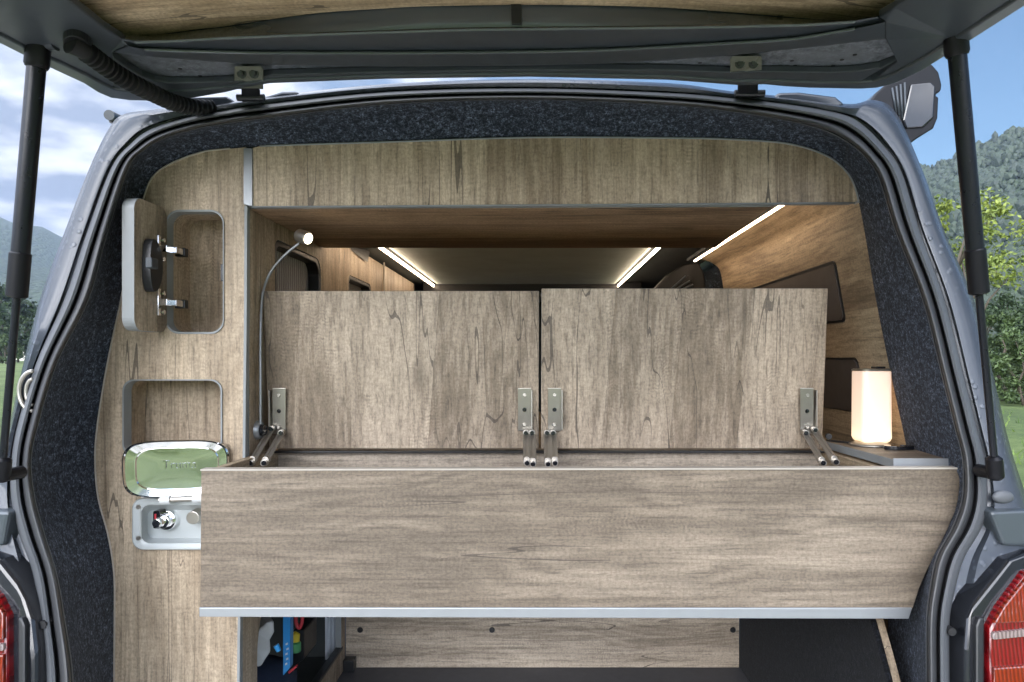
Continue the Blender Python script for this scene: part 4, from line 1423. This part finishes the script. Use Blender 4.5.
# hills all round: key values by azimuth (degrees right of the view direction)
KEY = [(-180, 1400, 0.07), (-120, 1600, 0.09), (-70, 2000, 0.15), (-45, 2100, 0.185), (-38, 2100, 0.166), (-30, 2200, 0.115), (-15, 2200, 0.09), (0, 1900, 0.09), (15, 1200, 0.14), (24, 800, 0.205), (29.5, 760, 0.247), (35.5, 720, 0.274), (48, 760, 0.285), (80, 900, 0.20), (120, 1200, 0.10), (180, 1400, 0.07)]


def hill_key(az):
    for (a0, r0, e0), (a1, r1, e1) in zip(KEY, KEY[1:]):
        if a0 <= az <= a1:
            t = (az - a0) / (a1 - a0)
            t = t * t * (3 - 2 * t)
            return r0 + (r1 - r0) * t, e0 + (e1 - e0) * t
    return KEY[0][1], KEY[0][2]


def hill_point(az, t):
    """t 0 = foot, 1 = ridge, >1 = far side"""
    r1, el = hill_key(az)
    r0 = r1 * 0.30
    r = r0 + (r1 - r0) * t
    x, y = r * math.sin(math.radians(az)), r * math.cos(math.radians(az))
    hgt = el * r1
    s = max(0.0, min(t, 1.0))
    z = hgt * (0.35 * s + 0.65 * s ** 1.5) if t <= 1 else hgt * (1 - 0.8 * (t - 1))
    nz = noise.fractal(Vector((x, y, 3.3)) * 0.0045, 1.0, 2.0, 4)
    z += nz * hgt * 0.11 * max(0.0, min(1.0, t * 2.0)) * (0.35 if t > 0.85 else 1.0)
    ridge = noise.fractal(Vector((az * 0.5, 0, 7.7)), 1.0, 2.0, 3)
    z += ridge * 0.018 * r1 * s * 0.5
    return Vector((x, y, z + ground_z(x, y) - (4.0 if t <= 0 else 0)))


bm = bmesh.new()
prev = None
tt = [-0.15, 0, 0.06, 0.12, 0.18, 0.24, 0.3, 0.36, 0.42, 0.48, 0.54, 0.6, 0.66, 0.72, 0.78, 0.84, 0.9, 0.95, 1.0, 1.06, 1.2, 1.5]
azs = [-180 + 1.5 * k for k in range(240)]
cols = [[bm.verts.new(hill_point(a, t)) for t in tt] for a in azs]
for i in range(len(cols)):
    a, b = cols[i], cols[(i + 1) % len(cols)]
    for k in range(len(tt) - 1):
        bm.faces.new((a[k], b[k], b[k + 1], a[k + 1]))
structure(bm_obj('hills', bm, M['hill'], smooth=True))

# the wood on the right-hand slope: crowns too many to count
bm = bmesh.new()
tmp = bmesh.new()
bmesh.ops.create_icosphere(tmp, subdivisions=1, radius=1.0)
iv = [v.co.copy() for v in tmp.verts]
iF = [[v.index for v in f.verts] for f in tmp.faces]
tmp.free()
vs, fs = [], []
rnd = random.Random(3)
for _ in range(8000):
    az = rnd.uniform(19, 50)
    t = rnd.uniform(0.0, 1.02) ** 0.8
    p = hill_point(az, t)
    s = rnd.uniform(2.0, 4.4) * (0.75 + 0.4 * noise.noise(p * 0.02))
    tall = rnd.choice((1.0, 1.15, 1.3, 1.7))
    base = len(vs)
    for v in iv:
        k = 1 + 0.32 * noise.noise(v * 1.9 + p * 0.37)
        vs.append((p.x + v.x * s * k, p.y + v.y * s * k, p.z + s * 0.9 + v.z * s * k * tall))
    fs += [[base + q for q in f] for f in iF]
me = bpy.data.meshes.new('forest')
me.from_pydata(vs, [], fs)
me.update()
o = finish('forest', me, M['leaf_hill'], smooth=False)
o['kind'] = 'stuff'
o['label'] = 'dense mixed woodland covering the slope at the right'
o['category'] = 'woodland'


def tree(name, x, y, h, crown_r, crown_z0, nclump, nleaf, leaf, mat, label, group=None, seed=1, cat='tree'):
    r = random.Random(seed)
    z0 = ground_z(x, y) - 0.05
    root = thing(name, (x, y, z0), label, cat, group)
    base = Vector((x, y, z0))
    bm = bmesh.new()
    topz = h * 0.82
    trunk = [base + Vector((0.03 * h * math.sin(q * 1.7 + seed), 0.03 * h * math.cos(q * 2.1 + seed), topz * q / 5)) - Vector((0.03 * h * math.sin(seed), 0.03 * h * math.cos(seed), 0)) for q in range(6)]
    bm_tube(bm, trunk, [h * 0.024 * (1 - 0.16 * q) for q in range(6)], 9)
    cl = []
    for k in range(nclump):
        a = r.uniform(0, 2 * math.pi)
        zz = crown_z0 + (h - crown_z0) * (r.random() ** 0.9)
        f = (zz - crown_z0) / (h - crown_z0)
        env = crown_r * (0.35 + 1.1 * math.sin(math.pi * min(1, 0.18 + 0.80 * f)) ** 0.8) * 0.72
        rr = env * math.sqrt(r.uniform(0.15, 1.0))
        c = base + Vector((rr * math.cos(a), rr * math.sin(a), zz))
        cl.append((c, crown_r * r.uniform(0.16, 0.34)))
        if k % 2 == 0:
            s = trunk[min(5, max(1, int(5 * zz / topz) - 1))]
            m = s.lerp(c, 0.5) + Vector((0, 0, 0.04 * h))
            bm_tube(bm, [s, m, c], [h * 0.008, h * 0.005, h * 0.002], 5)
    bm_obj('trunk', bm, M['bark'], root, smooth=True)
    vs, fs = [], []
    for c, cr in cl:
        for _ in range(nleaf):
            d = Vector((r.gauss(0, 1), r.gauss(0, 1), r.gauss(0, 0.8))).normalized() * cr * r.uniform(0.25, 1.15)
            p = c + d
            n = Vector((r.gauss(0, 1), r.gauss(0, 1), r.gauss(0.6, 1))).normalized()
            u = n.orthogonal().normalized()
            u = (Matrix.Rotation(r.uniform(0, 6.28), 3, n) @ u)
            v = n.cross(u)
            s = leaf * r.uniform(0.6, 1.25)
            b = len(vs)
            vs += [tuple(p - u * s), tuple(p + v * s * 0.5 + n * s * 0.12), tuple(p + u * s), tuple(p - v * s * 0.5 + n * s * 0.12)]
            fs.append((b, b + 1, b + 2, b + 3))
    me = bpy.data.meshes.new('crown')
    me.from_pydata(vs, [], fs)
    me.update()
    finish('crown', me, mat, root)
    return root


def at(px, dist):
    return (px - VX) * dist / F, dist


x, y = at(962, 24)
tree('leafy_tree', x, y, 7.0, 1.9, 3.9, 24, 110, 0.10, M['leaf_lime'], 'yellow-green loosely leaved tree seen behind the right gas strut', seed=4)
g = 'bushes at the meadow edge on the right'
for i, (px, dist, h, m, lab) in enumerate([
        (1003, 24, 2.9, 'leaf_mid', 'rounded bush beside the right pillar, directly behind the lower strut rod'),
        (1024, 22, 2.3, 'leaf_mid', 'low bush at the right edge of the photo where the meadow begins'),
        (1046, 25, 3.4, 'leaf_dark', 'tall dark bush just past the right edge of the photo'),
        (985, 27, 3.3, 'leaf_dark', 'dark bush mostly hidden behind the right pillar'),
        (1016, 31, 4.2, 'leaf_dark', 'tallest dark bush, standing behind the low one at the right edge')]):
    x, y = at(px, dist)
    tree('bush', x, y, h, h * 0.42, h * 0.06, 26, 150, 0.085, M[m], lab, g, seed=20 + i, cat='bush')
g = 'trees at the far side of the meadow on the left'
for i, (px, dist, h, m, lab) in enumerate([
        (2, 150, 17.0, 'leaf_dark', 'tallest dark round tree at the left edge of the photo'),
        (18, 165, 11.0, 'leaf_mid', 'lower tree just right of the left gas strut beside the red roof'),
        (-25, 140, 15.0, 'leaf_dark', 'dark tree just outside the left edge of the photo'),
        (42, 190, 10.0, 'leaf_mid', 'small tree tucked against the left body pillar'),
        (6, 120, 5.0, 'leaf_mid', 'low pale shrub in front of the tallest dark tree on the left')]):
    x, y = at(px, dist)
    tree('meadow_tree', x, y, h, h * 0.42, h * 0.12, 30, 90, 0.55 * h / 15, M[m], lab, g, seed=40 + i)


def house(px, dist, w, dp, h, rh, rot, label):
    x, y = at(px, dist)
    z = ground_z(x, y) - 0.3
    root = thing('farmhouse', (x, y, z), label, 'house', 'houses at the foot of the left mountain')
    R = Matrix.Translation((x, y, z)) @ Matrix.Rotation(rot, 4, 'Z')

    def add(name, bm, mat, par):
        bm.transform(R)
        return bm_obj(name, bm, mat, par)
    bm = bmesh.new()
    pr = [(-w / 2, 0), (w / 2, 0), (w / 2, h), (0, h + rh), (-w / 2, h)]
    bm_fill(bm, [[Vector((a, -dp / 2, b)) for a, b in pr]], Vector((0, dp, 0)))
    wl = add('wall', bm, M['render'], root)
    bm = bmesh.new()
    ov = 0.5
    pr = [(-w / 2 - ov, h - ov * rh / (w / 2) + 0.05), (0, h + rh + 0.05), (w / 2 + ov, h - ov * rh / (w / 2) + 0.05), (w / 2 + ov, h - ov * rh / (w / 2) + 0.3), (0, h + rh + 0.3), (-w / 2 - ov, h - ov * rh / (w / 2) + 0.3)]
    bm_fill(bm, [[Vector((a, -dp / 2 - ov, b)) for a, b in pr]], Vector((0, dp + 2 * ov, 0)))
    rf = add('roof', bm, M['tile'], root)
    bm = bmesh.new()
    bm_fill(bm, [[Vector((a, b, h + rh * 0.5)) for a, b in ((1.2, 1.0), (1.9, 1.0), (1.9, 1.7), (1.2, 1.7))]], Vector((0, 0, rh * 0.9)))
    add('chimney', bm, M['render'], rf)
    for fx in (-w * 0.28, w * 0.05, w * 0.3):
        for fz in (1.0, 3.6):
            if fz + 1.3 < h + 0.4:
                bm = bmesh.new()
                bm_fill(bm, [[Vector((fx + a, -dp / 2 - 0.04, fz + b)) for a, b in ((-0.5, 0), (0.5, 0), (0.5, 1.3), (-0.5, 1.3))]], Vector((0, 0.03, 0)))
                add('window', bm, M['pane'], root)


house(33, 330, 11, 14, 5.6, 3.2, math.radians(70), 'farmhouse with red tiled roof between the left trees and the pillar')
house(-30, 360, 10, 12, 5.4, 3.0, math.radians(40), 'pale farmhouse hidden past the left trees')

# grass tufts near the van
vs, fs = [], []
rnd = random.Random(9)
for _ in range(30000):
    r = 1.2 + 22 * rnd.random() ** 1.6
    a = rnd.uniform(0, 2 * math.pi)
    x, y = r * math.cos(a), r * math.sin(a)
    if -1.0 < x < 0.95 and 0.9 < y < 4.0:
        continue
    z = ground_z(x, y) - 0.03
    hgt = rnd.uniform(0.06, 0.20)
    w = rnd.uniform(0.004, 0.010) * (1 + r * 0.1)
    b = rnd.uniform(0, 6.28)
    lx, ly = rnd.gauss(0, 0.05), rnd.gauss(0, 0.05)
    k = len(vs)
    vs += [(x - w * math.cos(b), y - w * math.sin(b), z), (x + w * math.cos(b), y + w * math.sin(b), z), (x + lx, y + ly, z + hgt)]
    fs.append((k, k + 1, k + 2))
me = bpy.data.meshes.new('grass')
me.from_pydata(vs, [], fs)
o = finish('grass', me, leaf_mat('grass_blades', (0.06, 0.11, 0.02), (0.16, 0.23, 0.05)))
o['kind'] = 'stuff'
o['label'] = 'short meadow grass growing around the van'
o['category'] = 'grass'

# ------------------------------------------------------------------ haze
HAZE = True
if HAZE:
    bm = bmesh.new()
    S = 3300
    vs = [bm.verts.new((x, y, z)) for x in (-S, S) for y in (-S, S) for z in (-12.0, 560.0)]
    for f in ((0, 1, 3, 2), (4, 6, 7, 5), (0, 4, 5, 1), (2, 3, 7, 6), (0, 2, 6, 4), (1, 5, 7, 3)):
        bm.faces.new([vs[i] for i in f])
    k = bpy.data.materials.new('thin_haze')
    k.use_nodes = True
    nt = k.node_tree
    nt.nodes.remove(nt.nodes['Principled BSDF'])
    pv = nt.nodes.new('ShaderNodeVolumePrincipled')
    pv.inputs['Color'].default_value = (0.55, 0.68, 0.92, 1)
    pv.inputs['Density'].default_value = 0.00019
    pv.inputs['Anisotropy'].default_value = 0.2
    nt.links.new(pv.outputs[0], nt.nodes['Material Output'].inputs['Volume'])
    o = bm_obj('haze', bm, k)
    o['kind'] = 'stuff'
    o['label'] = 'thin blue haze over the valley'
    o['category'] = 'haze'

# ------------------------------------------------------------------ light
SUN_EL, SUN_AZ = math.radians(9), math.radians(196)   # behind the camera, to the left; azimuth from +Y clockwise
w = bpy.data.worlds.new('World')
scene.world = w
w.use_nodes = True
nt = w.node_tree
bg = nt.nodes['Background']
out = nt.nodes['World Output']
sky = nt.nodes.new('ShaderNodeTexSky')
sky.sky_type = 'NISHITA'
sky.sun_disc = False
sky.sun_elevation = SUN_EL
sky.sun_rotation = SUN_AZ
sky.air_density = 1.0
sky.dust_density = 0.3
sky.ozone_density = 3.0
sm_ = nt.nodes.new('ShaderNodeMix')
sm_.data_type = 'RGBA'
sm_.blend_type = 'MULTIPLY'
sm_.inputs[0].default_value = 1.0
sm_.inputs[7].default_value = (0.90, 0.97, 1.0, 1)
nt.links.new(sky.outputs[0], sm_.inputs[6])
nt.links.new(sm_.outputs[2], bg.inputs[0])
bg.inputs[1].default_value = 0.05
tc = nt.nodes.new('ShaderNodeTexCoord')
sp = nt.nodes.new('ShaderNodeSeparateXYZ')
nt.links.new(tc.outputs['Generated'], sp.inputs[0])


def wm(op, a, b=None, c=None, clamp=False):
    nd = nt.nodes.new('ShaderNodeMath')
    nd.operation = op
    nd.use_clamp = clamp
    for i, v in enumerate((a, b, c)):
        if v is None:
            continue
        if isinstance(v, (int, float)):
            nd.inputs[i].default_value = v
        else:
            nt.links.new(v, nd.inputs[i])
    return nd.outputs[0]


# clouds drawn on a flat layer overhead
zz = wm('ADD', wm('MAXIMUM', sp.outputs[2], 0.0), 0.13)
cv = nt.nodes.new('ShaderNodeCombineXYZ')
nt.links.new(wm('DIVIDE', sp.outputs[0], zz), cv.inputs[0])
nt.links.new(wm('DIVIDE', sp.outputs[1], zz), cv.inputs[1])
n1 = nt.nodes.new('ShaderNodeTexNoise')
n1.inputs['Scale'].default_value = 1.1
n1.inputs['Detail'].default_value = 7
n1.inputs['Roughness'].default_value = 0.58
nt.links.new(cv.outputs[0], n1.inputs['Vector'])
n2 = nt.nodes.new('ShaderNodeTexNoise')
n2.inputs['Scale'].default_value = 2.3
n2.inputs['Detail'].default_value = 6
nt.links.new(cv.outputs[0], n2.inputs['Vector'])
# the left half of the sky is overcast, the right half mostly clear
bias = wm('MULTIPLY', sp.outputs[0], -0.55)
back = wm('MULTIPLY', wm('ADD', sp.outputs[1], -0.75), -0.22)
cf = wm('ADD', wm('ADD', n1.outputs[0], bias), back)
cr = nt.nodes.new('ShaderNodeMapRange')
cr.interpolation_type = 'SMOOTHSTEP'
cr.inputs[1].default_value = 0.42
cr.inputs[2].default_value = 0.66
nt.links.new(cf, cr.inputs[0])
cl = nt.nodes.new('ShaderNodeValToRGB')
cl.color_ramp.elements[0].position = 0.42
cl.color_ramp.elements[0].color = (0.28, 0.33, 0.43, 1)
cl.color_ramp.elements[1].position = 0.57
cl.color_ramp.elements[1].color = (0.92, 0.94, 1.0, 1)
nt.links.new(n2.outputs[0], cl.inputs[0])
# clouds are brighter towards the sun
sd = Vector((math.sin(SUN_AZ) * math.cos(SUN_EL), math.cos(SUN_AZ) * math.cos(SUN_EL), math.sin(SUN_EL)))
dt = nt.nodes.new('ShaderNodeVectorMath')
dt.operation = 'DOT_PRODUCT'
nt.links.new(tc.outputs['Generated'], dt.inputs[0])
dt.inputs[1].default_value = sd
glow = wm('POWER', wm('MAXIMUM', wm('MULTIPLY_ADD', dt.outputs['Value'], 0.5, 0.5), 0.0), 2.0)
cs = wm('ADD', wm('MULTIPLY_ADD', wm('POWER', glow, 2.0), 3.6, 0.27), wm('MULTIPLY', wm('POWER', wm('MAXIMUM', sp.outputs[2], 0.0), 2.0), 1.6))
bg2 = nt.nodes.new('ShaderNodeBackground')
nt.links.new(cl.outputs[0], bg2.inputs[0])
nt.links.new(cs, bg2.inputs[1])
mx = nt.nodes.new('ShaderNodeMixShader')
nt.links.new(cr.outputs[0], mx.inputs[0])
nt.links.new(bg.outputs[0], mx.inputs[1])
nt.links.new(bg2.outputs[0], mx.inputs[2])
nt.links.new(mx.outputs[0], out.inputs[0])

sl = bpy.data.lights.new('sun', 'SUN')
sl.energy = 1.0
sl.angle = math.radians(40)
sl.color = (1.0, 0.95, 0.88)
so = bpy.data.objects.new('sun', sl)
col.objects.link(so)
so.rotation_euler = (-sd).to_track_quat('-Z', 'Y').to_euler()

# ------------------------------------------------------------------ camera
cam = bpy.data.cameras.new('camera')
cam.lens = 24
cam.sensor_width = 36
cam.clip_start = 0.02
cam.clip_end = 9000
cam.shift_x = -(VX - 512) / 1024
cam.shift_y = (VY - 341) / 1024
co = bpy.data.objects.new('camera', cam)
col.objects.link(co)
co.location = (0, 0, CZ)
co.rotation_euler = (math.radians(90), 0, 0)
scene.camera = co

scene.view_settings.view_transform = 'Standard'
scene.view_settings.look = 'None'
scene.view_settings.gamma = 1
scene.view_settings.exposure = 1.80
scene.cycles.max_bounces = 8
scene.cycles.volume_bounces = 0
